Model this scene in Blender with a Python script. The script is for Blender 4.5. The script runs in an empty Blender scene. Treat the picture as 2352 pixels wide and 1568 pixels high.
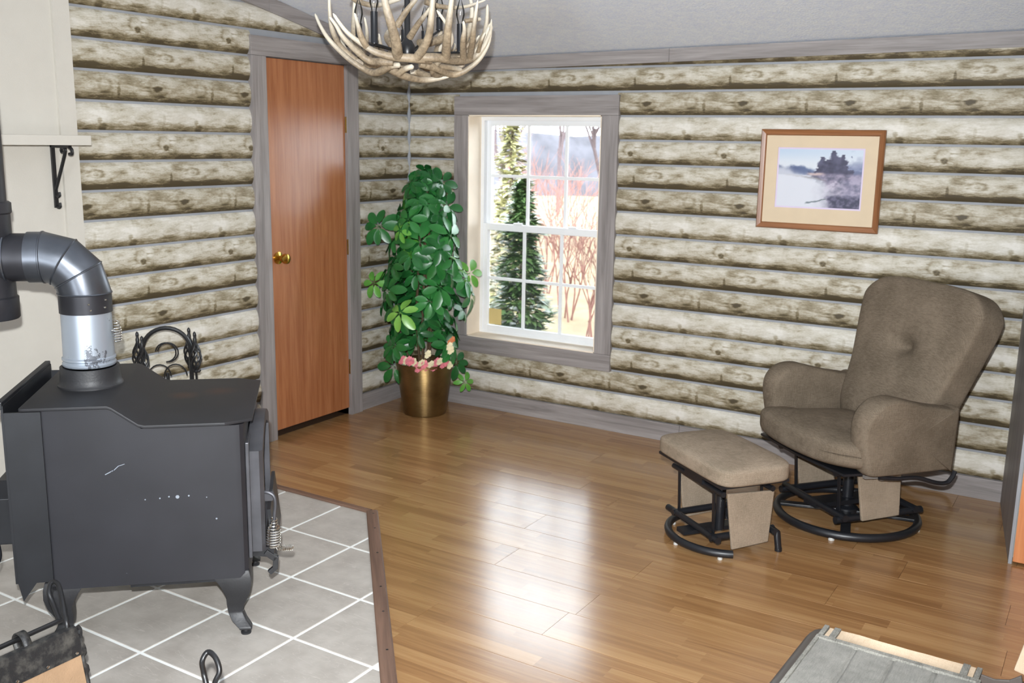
import bpy, bmesh, math, random
from mathutils import Vector, Matrix, noise as mnoise
random.seed(7)
PI = math.pi
scene = bpy.context.scene
COL = scene.collection

# ------------------------------------------------------------------ camera
CAM_POS = Vector((3.898, -5.049, 1.651))
PITCH, ROLL, YAW = math.radians(11.479), math.radians(0.962), math.radians(121.65)
_cy, _sy, _cp, _sp = math.cos(YAW), math.sin(YAW), math.cos(PITCH), math.sin(PITCH)
FWD = Vector((_cy*_cp, _sy*_cp, -_sp)); RIGHT = Vector((_sy, -_cy, 0)); UP = RIGHT.cross(FWD)
R2 = RIGHT*math.cos(ROLL) + UP*math.sin(ROLL); U2 = -RIGHT*math.sin(ROLL) + UP*math.cos(ROLL)
cam_data = bpy.data.cameras.new('camera'); cam = bpy.data.objects.new('camera', cam_data); COL.objects.link(cam)
cam.matrix_world = Matrix(((R2.x, U2.x, -FWD.x, CAM_POS.x), (R2.y, U2.y, -FWD.y, CAM_POS.y), (R2.z, U2.z, -FWD.z, CAM_POS.z), (0, 0, 0, 1)))
cam_data.sensor_width = 36.0; cam_data.lens = 2277.94/2352*36
cam_data.clip_start = 0.05; cam_data.clip_end = 300
cam_data.dof.use_dof = True; cam_data.dof.focus_distance = 3.1; cam_data.dof.aperture_fstop = 6.3
scene.camera = cam

# ------------------------------------------------------------------ world, sun, flash, rear fill light, exposure
SKY_STRENGTH = 11.0
SUN_STRENGTH = 8.0
FLASH_W = 960.0
REAR_W = 110.0
scene.view_settings.view_transform = 'Standard'
scene.view_settings.look = 'None'
scene.view_settings.gamma = 1.0
scene.view_settings.use_curve_mapping = False
scene.view_settings.exposure = -0.06
scene.cycles.caustics_reflective = False; scene.cycles.caustics_refractive = False; scene.cycles.max_bounces = 8
world = bpy.data.worlds.new('sky'); scene.world = world; world.use_nodes = True
wn = world.node_tree.nodes; wl = world.node_tree.links
bg = wn.get('Background') or wn.new('ShaderNodeBackground')
wo = wn.get('World Output') or wn.new('ShaderNodeOutputWorld')
bg.inputs['Color'].default_value = (0.86, 0.93, 1.0, 1); bg.inputs['Strength'].default_value = SKY_STRENGTH
wl.new(bg.outputs[0], wo.inputs[0])
sd = bpy.data.lights.new('sun', 'SUN'); sd.energy = SUN_STRENGTH; sd.angle = math.radians(1.5); sd.color = (1, 0.95, 0.86)
so = bpy.data.objects.new('sun', sd); COL.objects.link(so)
so.rotation_euler = Vector((-0.5, 0.55, -0.67)).to_track_quat('-Z', 'Y').to_euler()
# pop-up flash of the camera, above the lens
fd = bpy.data.lights.new('camera_flash', 'SPOT'); fd.energy = FLASH_W; fd.shadow_soft_size = 0.020; fd.spot_size = math.radians(104); fd.spot_blend = 1.0; fd.color = (0.95, 0.98, 1.0)
fo = bpy.data.objects.new('camera_flash', fd); COL.objects.link(fo)
fo.location = CAM_POS + U2*0.14 - R2*0.03
fo.rotation_euler = FWD.to_track_quat('-Z', 'Y').to_euler()
# added fill light at the unseen rear wall, aimed up to brighten the ceiling
ad = bpy.data.lights.new('rear_fill', 'AREA'); ad.shape = 'RECTANGLE'; ad.size = 0.5; ad.size_y = 1.9; ad.energy = REAR_W; ad.color = (0.88, 0.94, 1.0)
ao = bpy.data.objects.new('rear_fill', ad); COL.objects.link(ao)
ao.location = (2.7, -7.19, 1.05); ao.rotation_euler = Vector((0, 1, 2.0)).to_track_quat('-Z', 'Z').to_euler()

# ------------------------------------------------------------------ material helpers
MATS = {}
class NT:
    def __init__(s, name):
        m = bpy.data.materials.new(name); m.use_nodes = True; s.m = m
        s.n = m.node_tree.nodes; s.l = m.node_tree.links; s.n.clear()
        s.out = s.n.new('ShaderNodeOutputMaterial'); s.b = s.n.new('ShaderNodeBsdfPrincipled')
        s.l.new(s.b.outputs[0], s.out.inputs[0])
        MATS[name] = m
    def put(s, sock, v):
        if isinstance(v, bpy.types.NodeSocket): s.l.new(v, sock)
        elif v is not None:
            if isinstance(v, (tuple, list)) and len(v) == 3 and sock.type == 'RGBA': v = (*v, 1)
            sock.default_value = v
    def math(s, op, a, b=None, c=None, clamp=False):
        n = s.n.new('ShaderNodeMath'); n.operation = op; n.use_clamp = clamp
        s.put(n.inputs[0], a)
        if b is not None: s.put(n.inputs[1], b)
        if c is not None: s.put(n.inputs[2], c)
        return n.outputs[0]
    def coord(s, kind='Object'):
        return s.n.new('ShaderNodeTexCoord').outputs[kind]
    def mapping(s, vec, scale=(1, 1, 1), loc=(0, 0, 0), rot=(0, 0, 0)):
        n = s.n.new('ShaderNodeMapping'); s.put(n.inputs['Vector'], vec)
        n.inputs['Scale'].default_value = scale; n.inputs['Location'].default_value = loc; n.inputs['Rotation'].default_value = rot
        return n.outputs[0]
    def sep(s, vec):
        n = s.n.new('ShaderNodeSeparateXYZ'); s.put(n.inputs[0], vec); return n.outputs
    def comb(s, x, y, z):
        n = s.n.new('ShaderNodeCombineXYZ')
        for i, v in enumerate((x, y, z)): s.put(n.inputs[i], v)
        return n.outputs[0]
    def noise(s, vec, scale=5, detail=3, rough=0.5, dist=0.0):
        n = s.n.new('ShaderNodeTexNoise'); s.put(n.inputs['Vector'], vec)
        n.inputs['Scale'].default_value = scale; n.inputs['Detail'].default_value = detail
        n.inputs['Roughness'].default_value = rough; n.inputs['Distortion'].default_value = dist
        return n.outputs[0]
    def white(s, vec):
        n = s.n.new('ShaderNodeTexWhiteNoise'); s.put(n.inputs['Vector'], vec); return n.outputs['Value']
    def ramp(s, fac, stops, interp='LINEAR'):
        n = s.n.new('ShaderNodeValToRGB'); s.put(n.inputs[0], fac); r = n.color_ramp; r.interpolation = interp
        while len(r.elements) < len(stops): r.elements.new(0.5)
        for e, (p, c) in zip(r.elements, stops): e.position = p; e.color = (*c, 1)
        return n.outputs[0]
    def mix(s, fac, a, b):
        n = s.n.new('ShaderNodeMix'); n.data_type = 'RGBA'
        s.put(n.inputs[0], fac); s.put(n.inputs[6], a); s.put(n.inputs[7], b); return n.outputs[2]
    def bump(s, h, strength=0.3, dist=0.01):
        n = s.n.new('ShaderNodeBump'); s.put(n.inputs['Height'], h); n.inputs['Strength'].default_value = strength
        n.inputs['Distance'].default_value = dist; s.l.new(n.outputs[0], s.b.inputs['Normal'])
    def set(s, color=None, rough=None, metal=None, spec=None, **k):
        s.put(s.b.inputs['Base Color'], color)
        if rough is not None: s.put(s.b.inputs['Roughness'], rough)
        if metal is not None: s.put(s.b.inputs['Metallic'], metal)
        if spec is not None: s.b.inputs['Specular IOR Level'].default_value = spec
        for a, v in k.items(): s.b.inputs[a.replace('_', ' ')].default_value = v
        return s.m

def srgb(r, g, b):
    f = lambda c: (c/255/12.92) if c/255 <= 0.04045 else ((c/255+0.055)/1.055)**2.4
    return (f(r), f(g), f(b))

def plain(name, c, rough=0.5, metal=0.0, var=0.12, scale=12, bump=0.0, bscale=60, spec=None):
    t = NT(name); o = t.coord('Object')
    n = t.noise(o, scale, 4)
    a = tuple(x*(1-var) for x in c); b = tuple(min(1, x*(1+var)) for x in c)
    col = t.ramp(n, [(0.3, a), (0.7, b)])
    if bump: t.bump(t.noise(o, bscale, 3), bump, 0.004)
    return t.set(col, rough, metal, spec)

def wood(name, dark, light, axis, rough=0.5, scale=1.0, bump=0.0, spec=None):
    t = NT(name); o = t.coord('Object')
    sc = [26*scale]*3; sc[axis] = 1.6*scale
    n1 = t.noise(t.mapping(o, sc), 1.0, 5, 0.6, 0.6)
    sc2 = [160*scale]*3; sc2[axis] = 5*scale
    n2 = t.noise(t.mapping(o, sc2), 1.0, 2, 0.5)
    v = t.math('ADD', t.math('MULTIPLY', n1, 0.75), t.math('MULTIPLY', n2, 0.25))
    col = t.ramp(v, [(0.33, dark), (0.66, light)])
    if bump: t.bump(n2, bump, 0.002)
    return t.set(col, rough, 0, spec)

# grey weathered trim boards
TRIM_D, TRIM_L = srgb(116, 110, 108), srgb(158, 152, 150)
wood('trim_x', TRIM_D, TRIM_L, 0, 0.55); wood('trim_y', TRIM_D, TRIM_L, 1, 0.55); wood('trim_z', TRIM_D, TRIM_L, 2, 0.55)
plain('chinking', srgb(146, 149, 154), 0.7, var=0.06)
plain('cream_paint', srgb(196, 191, 181), 0.55, var=0.02, bump=0.15, bscale=180)
plain('white_vinyl', srgb(236, 238, 240), 0.35, var=0.02)
plain('jamb_cream', srgb(236, 222, 202), 0.5, var=0.03)
plain('black_iron', (0.012, 0.012, 0.013), 0.35, var=0.2, spec=0.5)
plain('black_paint', (0.010, 0.011, 0.014), 0.38, var=0.15)
plain('brass', srgb(212, 170, 80), 0.2, 1.0, var=0.1)
plain('white_plastic', srgb(190, 190, 186), 0.4, var=0.02)
plain('hinge_metal', (0.14, 0.125, 0.115), 0.4, 0.5, var=0.1)
plain('chrome', (0.75, 0.72, 0.66), 0.18, 1.0, var=0.05)
plain('grey_plastic', srgb(120, 116, 112), 0.45, var=0.05)
wood('oak_door', srgb(142, 86, 52), srgb(172, 114, 76), 2, 0.26, 1.3)
wood('orange_door', srgb(190, 118, 72), srgb(216, 146, 96), 2, 0.4, 1.3)
wood('frame_wood_x', srgb(116, 72, 42), srgb(154, 104, 66), 0, 0.35); wood('frame_wood_z', srgb(116, 72, 42), srgb(154, 104, 66), 2, 0.35)
plain('mat_board', srgb(205, 186, 158), 0.7, var=0.03)
plain('mat_inner', srgb(205, 192, 214), 0.7, var=0.03)

# ceiling
t = NT('ceiling_paint'); o = t.coord('Object'); n1 = t.noise(o, 90, 4, 0.7); n2 = t.noise(o, 22, 3)
t.bump(n1, 0.5, 0.006)
t.set(t.ramp(t.math('ADD', t.math('MULTIPLY', n1, 0.7), t.math('MULTIPLY', n2, 0.3)), [(0.35, srgb(222, 231, 250)), (0.62, srgb(244, 250, 255))]), 0.9)

# the four kinds of printed log
P = 0.533
def log_mat(name, base, dark_n, feats):
    t = NT(name); uv = t.sep(t.coord('UV')); u, v = uv[0], uv[1]
    th = t.math('MULTIPLY', u, 2*PI/P); c, s_ = t.math('COSINE', th), t.math('SINE', th)
    def ring(R, K, off):
        return t.comb(t.math('MULTIPLY_ADD', c, R, off), t.math('MULTIPLY', s_, R), t.math('MULTIPLY', v, K))
    n1 = t.noise(ring(0.62, 5.6, base*31), 1.6, 4, 0.62, 0.6)
    n2 = t.noise(ring(0.55, 1.4, base*17+3), 1.5, 2, 0.5, 0.3)
    n3 = t.noise(ring(3.2, 11.0, 5), 2.2, 2, 0.6)
    val = t.math('ADD', t.math('MULTIPLY_ADD', t.math('SUBTRACT', n1, 0.5), 0.85, base), t.math('MULTIPLY', t.math('SUBTRACT', n2, 0.5), 0.75))
    val = t.math('MULTIPLY_ADD', t.math('SUBTRACT', n3, 0.5), 0.35, val)
    # log shading of the wallpaper print, put in as a darker lower band
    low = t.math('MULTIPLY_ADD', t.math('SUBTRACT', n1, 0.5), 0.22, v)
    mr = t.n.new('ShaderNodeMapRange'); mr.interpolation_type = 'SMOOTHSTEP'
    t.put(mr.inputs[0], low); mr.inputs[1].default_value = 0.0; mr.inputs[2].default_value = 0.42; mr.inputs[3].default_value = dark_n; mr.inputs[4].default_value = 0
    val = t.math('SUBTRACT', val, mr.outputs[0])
    wob = t.math('MULTIPLY', t.math('SUBTRACT', n1, 0.5), 1.0)
    for (u0, v0, ru, rv, amt, kind) in feats:
        du = t.math('SUBTRACT', t.math('FLOORED_MODULO', t.math('ADD', u, P*4.5-u0), P), P/2)
        dx = t.math('DIVIDE', du, ru); dy = t.math('DIVIDE', t.math('SUBTRACT', v, v0), rv)
        d = t.math('SQRT', t.math('ADD', t.math('MULTIPLY', dx, dx), t.math('MULTIPLY', dy, dy)))
        d = t.math('ADD', d, wob)
        if kind == 'blob':
            w = t.math('MULTIPLY', t.math('SUBTRACT', 1.35, d, clamp=True), 1.6, clamp=True)
        else:  # ring
            w = t.math('SUBTRACT', 1.0, t.math('MULTIPLY', t.math('ABSOLUTE', t.math('SUBTRACT', d, 1.0)), 2.0), clamp=True)
        w = t.math('MULTIPLY', w, 0.6)
        val = t.math('MULTIPLY_ADD', w, amt, val)
    col = t.ramp(val, [(0.0, srgb(72, 62, 42)), (0.22, srgb(116, 104, 78)), (0.45, srgb(157, 147, 125)), (0.68, srgb(190, 184, 169)), (1.0, srgb(214, 210, 201))])
    t.bump(n3, 0.12, 0.003)
    t.set(col, 0.6)
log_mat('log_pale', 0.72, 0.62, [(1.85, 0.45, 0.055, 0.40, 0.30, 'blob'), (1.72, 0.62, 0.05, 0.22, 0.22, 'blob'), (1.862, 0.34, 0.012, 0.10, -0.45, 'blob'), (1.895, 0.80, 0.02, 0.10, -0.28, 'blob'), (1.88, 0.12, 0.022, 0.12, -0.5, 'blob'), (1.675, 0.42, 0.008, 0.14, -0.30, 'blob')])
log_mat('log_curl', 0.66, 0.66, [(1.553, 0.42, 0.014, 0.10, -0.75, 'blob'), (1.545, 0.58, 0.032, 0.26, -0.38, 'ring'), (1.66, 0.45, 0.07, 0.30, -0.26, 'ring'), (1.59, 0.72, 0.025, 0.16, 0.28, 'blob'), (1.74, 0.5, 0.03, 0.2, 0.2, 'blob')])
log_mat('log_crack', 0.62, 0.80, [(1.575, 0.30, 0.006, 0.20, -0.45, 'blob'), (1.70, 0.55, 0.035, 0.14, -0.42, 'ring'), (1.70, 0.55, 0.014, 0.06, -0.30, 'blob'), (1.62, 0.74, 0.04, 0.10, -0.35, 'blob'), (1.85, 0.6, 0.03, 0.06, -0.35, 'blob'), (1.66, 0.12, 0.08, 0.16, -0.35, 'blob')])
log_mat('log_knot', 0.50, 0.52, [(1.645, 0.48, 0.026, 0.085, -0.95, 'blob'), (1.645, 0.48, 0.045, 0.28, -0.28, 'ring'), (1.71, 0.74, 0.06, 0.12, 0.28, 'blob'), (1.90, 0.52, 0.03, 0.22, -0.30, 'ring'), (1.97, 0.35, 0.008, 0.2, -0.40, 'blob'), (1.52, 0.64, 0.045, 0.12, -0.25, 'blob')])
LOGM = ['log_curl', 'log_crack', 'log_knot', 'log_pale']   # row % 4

# laminate planks: three strips to the plank, cut to random lengths
t = NT('laminate'); o = t.sep(t.coord('Object')); info = t.n.new('ShaderNodeObjectInfo'); rnd = info.outputs['Random']
row = t.math('FLOOR', t.math('DIVIDE', o[1], 0.0645))
shift = t.math('MULTIPLY', t.white(t.comb(row, rnd, 3.1)), 3.0)
seg = t.math('FLOOR', t.math('ADD', t.math('DIVIDE', o[0], 0.62), shift))
tone = t.white(t.comb(row, seg, rnd))
gv = t.comb(t.math('MULTIPLY', o[0], 1.6), t.math('MULTIPLY', o[1], 34), t.math('ADD', t.math('MULTIPLY', tone, 40), t.math('MULTIPLY', rnd, 17)))
g1 = t.noise(gv, 1.0, 4, 0.6, 0.8); g2 = t.noise(t.mapping(gv, (3, 5, 1)), 1.0, 2)
val = t.math('ADD', t.math('MULTIPLY', tone, 0.24), t.math('ADD', t.math('MULTIPLY', g1, 0.68), t.math('MULTIPLY', g2, 0.16)))
col = t.ramp(val, [(0.2, srgb(122, 86, 52)), (0.5, srgb(150, 111, 71)), (0.85, srgb(182, 144, 98))])
t.bump(g2, 0.012, 0.001)
t.set(col, t.math('MULTIPLY_ADD', g1, 0.05, 0.185), 0, 1.0)
plain('floor_base', srgb(70, 46, 26), 0.6)

# hearth
t = NT('hearth_tile'); o = t.coord('Object'); rnd = t.n.new('ShaderNodeObjectInfo').outputs['Random']
vec = t.n.new('ShaderNodeVectorMath'); vec.operation = 'ADD'; t.l.new(o, vec.inputs[0]); t.l.new(t.comb(t.math('MULTIPLY', rnd, 9), t.math('MULTIPLY', rnd, 4), 0), vec.inputs[1])
n1 = t.noise(vec.outputs[0], 9, 5, 0.6); n2 = t.noise(t.mapping(vec.outputs[0], (3, 14, 3), rot=(0, 0, 0.5)), 1.2, 3, 0.6, 1.5)
vein = t.math('MULTIPLY', t.math('LESS_THAN', t.math('ABSOLUTE', t.math('SUBTRACT', n2, 0.5)), 0.006), 0.25)
col = t.ramp(t.math('ADD', n1, vein), [(0.3, srgb(162, 155, 147)), (0.7, srgb(184, 178, 170))])
t.set(col, 0.5)
plain('grout', srgb(238, 240, 238), 0.75, var=0.05)
wood('hearth_board', srgb(84, 62, 50), srgb(124, 96, 80), 0, 0.45)

# stove paint with scuffs and dust
t = NT('stove_paint'); o = t.coord('Object'); n1 = t.noise(o, 5, 4); n2 = t.noise(o, 260, 2)
sc = t.math('MULTIPLY', t.math('GREATER_THAN', t.noise(t.mapping(o, (30, 30, 60)), 1.0, 3), 0.78), 0.5)
col = t.mix(sc, t.ramp(n1, [(0.3, (0.0135, 0.0135, 0.0170)), (0.7, (0.020, 0.020, 0.025))]), (0.16, 0.17, 0.19, 1))
t.bump(n2, 0.08, 0.001); t.set(col, 0.52, 0.0, 0.5)
t = NT('stove_top_paint'); o = t.coord('Object'); n1 = t.noise(o, 6, 4); sp = t.sep(o)
def spot(cx, cy, r):
    dx = t.math('SUBTRACT', sp[0], cx); dy = t.math('SUBTRACT', sp[1], cy)
    d = t.math('SQRT', t.math('ADD', t.math('MULTIPLY', dx, dx), t.math('MULTIPLY', dy, dy)))
    return t.math('MULTIPLY', t.math('SUBTRACT', 1.0, t.math('DIVIDE', t.math('ADD', d, t.math('MULTIPLY', t.math('SUBTRACT', n1, 0.5), 0.06)), r), clamp=True), 1.2, clamp=True)
rust = t.math('MAXIMUM', spot(0.09, 0.07, 0.055), spot(0.21, 0.11, 0.065))
col = t.mix(rust, t.ramp(n1, [(0.3, (0.012, 0.012, 0.014)), (0.7, (0.017, 0.017, 0.020))]), (0.040, 0.021, 0.015, 1))
t.set(col, 0.55)
plain('stove_shield', (0.014, 0.015, 0.018), 0.45, var=0.2)
plain('cast_iron', (0.020, 0.020, 0.022), 0.5, var=0.2, bump=0.15, bscale=120)
plain('door_iron', (0.09, 0.09, 0.10), 0.45, 0.5, var=0.2)
plain('steel_pipe', (0.12, 0.13, 0.15), 0.36, 0.85, var=0.30, scale=7)
plain('dark_pipe', (0.045, 0.045, 0.052), 0.45, 0.6, var=0.3, scale=6)
t = NT('galvanised'); o = t.coord('Object'); n1 = t.noise(o, 14, 6, 0.7); n2 = t.noise(o, 4, 2)
soot = t.math('MULTIPLY', t.math('GREATER_THAN', t.math('ADD', t.math('MULTIPLY', n1, 0.55), t.math('MULTIPLY', n2, 0.45)), 0.585), 0.75)
t.set(t.mix(soot, (0.42, 0.47, 0.54, 1), (0.07, 0.07, 0.08, 1)), 0.38, 0.6)
t = NT('stove_glass'); t.set((0.02, 0.02, 0.02), 0.06, 0, 0.8)

# fabrics
def fabric(name, c, c2, sc=380):
    t = NT(name); o = t.coord('Object')
    n1 = t.noise(o, sc, 2, 0.6); n2 = t.noise(o, 7, 3)
    wx = t.noise(t.mapping(o, (40, 40, 500)), 1.0, 2); wy = t.noise(t.mapping(o, (500, 40, 40)), 1.0, 2)
    v = t.math('ADD', t.math('MULTIPLY', n1, 0.3), t.math('ADD', t.math('MULTIPLY', n2, 0.3), t.math('MULTIPLY', t.math('ADD', wx, wy), 0.2)))
    t.bump(n1, 0.4, 0.002)
    t.set(t.ramp(v, [(0.40, c), (0.60, c2)]), 0.95, 0, 0.1)
fabric('chair_fabric', srgb(92, 82, 69), srgb(124, 111, 96))
fabric('panel_fabric', srgb(124, 112, 96), srgb(158, 142, 124))
fabric('canvas_grey', srgb(112, 111, 106), srgb(138, 136, 130), 500)
fabric('canvas_cream', srgb(178, 158, 134), srgb(198, 178, 154), 500)
fabric('webbing', srgb(96, 95, 90), srgb(146, 144, 136), 300)
plain('dark_vinyl', srgb(66, 60, 56), 0.4, var=0.1)
t = NT('leather_black'); o = t.coord('Object'); n1 = t.noise(o, 28, 5, 0.65); n2 = t.noise(o, 300, 2)
t.bump(n2, 0.3, 0.002); t.set(t.ramp(n1, [(0.45, (0.016, 0.016, 0.017)), (0.75, (0.09, 0.085, 0.075))]), 0.5)
plain('suede_tan', srgb(166, 136, 106), 0.9, var=0.12, bump=0.3, bscale=200)

# plants
def leafmat(name, a, b):
    t = NT(name); o = t.coord('Object'); rnd = t.n.new('ShaderNodeObjectInfo').outputs['Random']
    v = t.math('ADD', t.math('MULTIPLY', t.noise(o, 18, 2), 0.5), t.math('MULTIPLY', rnd, 0.5))
    t.set(t.ramp(v, [(0.2, a), (0.8, b)]), 0.32, 0, 0.5)
leafmat('leaf_green', srgb(24, 80, 38), srgb(50, 124, 56)); leafmat('leaf_light', srgb(70, 140, 50), srgb(130, 184, 84))
plain('stem_brown', srgb(84, 66, 44), 0.8, var=0.2)
plain('petal_pink', srgb(226, 130, 140), 0.6, var=0.25, scale=40); plain('petal_cream', srgb(232, 220, 180), 0.6, var=0.12, scale=40)
plain('petal_orange', srgb(206, 120, 66), 0.6, var=0.15)
plain('soil', srgb(50, 40, 30), 0.9, var=0.3, scale=40)
t = NT('brass_pot'); o = t.sep(t.coord('Object'))
w = t.math('SINE', t.math('MULTIPLY', o[2], 2*PI/0.0075))
t.bump(w, 0.5, 0.002); t.set(t.ramp(t.noise(t.coord('Object'), 9, 3), [(0.3, srgb(122, 98, 62)), (0.7, srgb(158, 132, 88))]), 0.34, 0.95)
t = NT('antler'); o = t.coord('Object'); n1 = t.noise(o, 16, 5, 0.65); n2 = t.noise(o, 90, 3)
tipf = t.coord('UV'); uvs = t.sep(tipf)
body = t.ramp(t.math('ADD', t.math('MULTIPLY', n1, 0.6), t.math('MULTIPLY', n2, 0.4)), [(0.35, srgb(108, 94, 76)), (0.65, srgb(172, 154, 128))])
t.bump(n2, 0.25, 0.003)
t.set(t.mix(t.math('SUBTRACT', t.math('MULTIPLY', uvs[0], 1.8), 0.8, clamp=True), body, (*srgb(222, 214, 196), 1)), 0.5)
t = NT('bulb_glass'); t.n.remove(t.b); tr = t.n.new('ShaderNodeBsdfTransparent'); gl = t.n.new('ShaderNodeBsdfGlossy'); gl.inputs['Roughness'].default_value = 0.06
fr = t.n.new('ShaderNodeFresnel'); fr.inputs[0].default_value = 1.6; mx = t.n.new('ShaderNodeMixShader'); tr.inputs[0].default_value = (0.93, 0.94, 0.95, 1)
t.l.new(fr.outputs[0], mx.inputs[0]); t.l.new(tr.outputs[0], mx.inputs[1]); t.l.new(gl.outputs[0], mx.inputs[2]); t.l.new(mx.outputs[0], t.out.inputs[0])
# window glass: clear, thin
t = NT('window_glass'); t.n.remove(t.b); tr = t.n.new('ShaderNodeBsdfTransparent'); gl = t.n.new('ShaderNodeBsdfGlossy'); gl.inputs['Roughness'].default_value = 0.02
fr = t.n.new('ShaderNodeFresnel'); fr.inputs[0].default_value = 1.35; mx = t.n.new('ShaderNodeMixShader')
tr.inputs[0].default_value = (0.97, 0.98, 0.98, 1)
t.l.new(fr.outputs[0], mx.inputs[0]); t.l.new(tr.outputs[0], mx.inputs[1]); t.l.new(gl.outputs[0], mx.inputs[2]); t.l.new(mx.outputs[0], t.out.inputs[0])
t = NT('insect_screen'); t.n.remove(t.b); tr = t.n.new('ShaderNodeBsdfTransparent'); df = t.n.new('ShaderNodeBsdfDiffuse'); df.inputs[0].default_value = (0.05, 0.055, 0.055, 1)
mx = t.n.new('ShaderNodeMixShader'); mx.inputs[0].default_value = 0.26
t.l.new(tr.outputs[0], mx.inputs[1]); t.l.new(df.outputs[0], mx.inputs[2]); t.l.new(mx.outputs[0], t.out.inputs[0])
# outdoors
plain('grass', srgb(128, 112, 86), 0.95, var=0.25, scale=1.5)
plain('snow', srgb(245, 246, 248), 0.8, var=0.02)
leafmat('spruce_green', srgb(44, 66, 38), srgb(96, 112, 62)); leafmat('cedar_yellow', srgb(132, 134, 92), srgb(176, 170, 128))
plain('bark', srgb(110, 92, 78), 0.9, var=0.2)
plain('red_twig', srgb(122, 86, 78), 0.9, var=0.2)
plain('ridge', srgb(70, 70, 77), 0.95, var=0.35, scale=0.6)
plain('far_bark', srgb(84, 74, 78), 0.95, var=0.15)
plain('paper_tan', srgb(206, 184, 124), 0.7, var=0.05)

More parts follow.
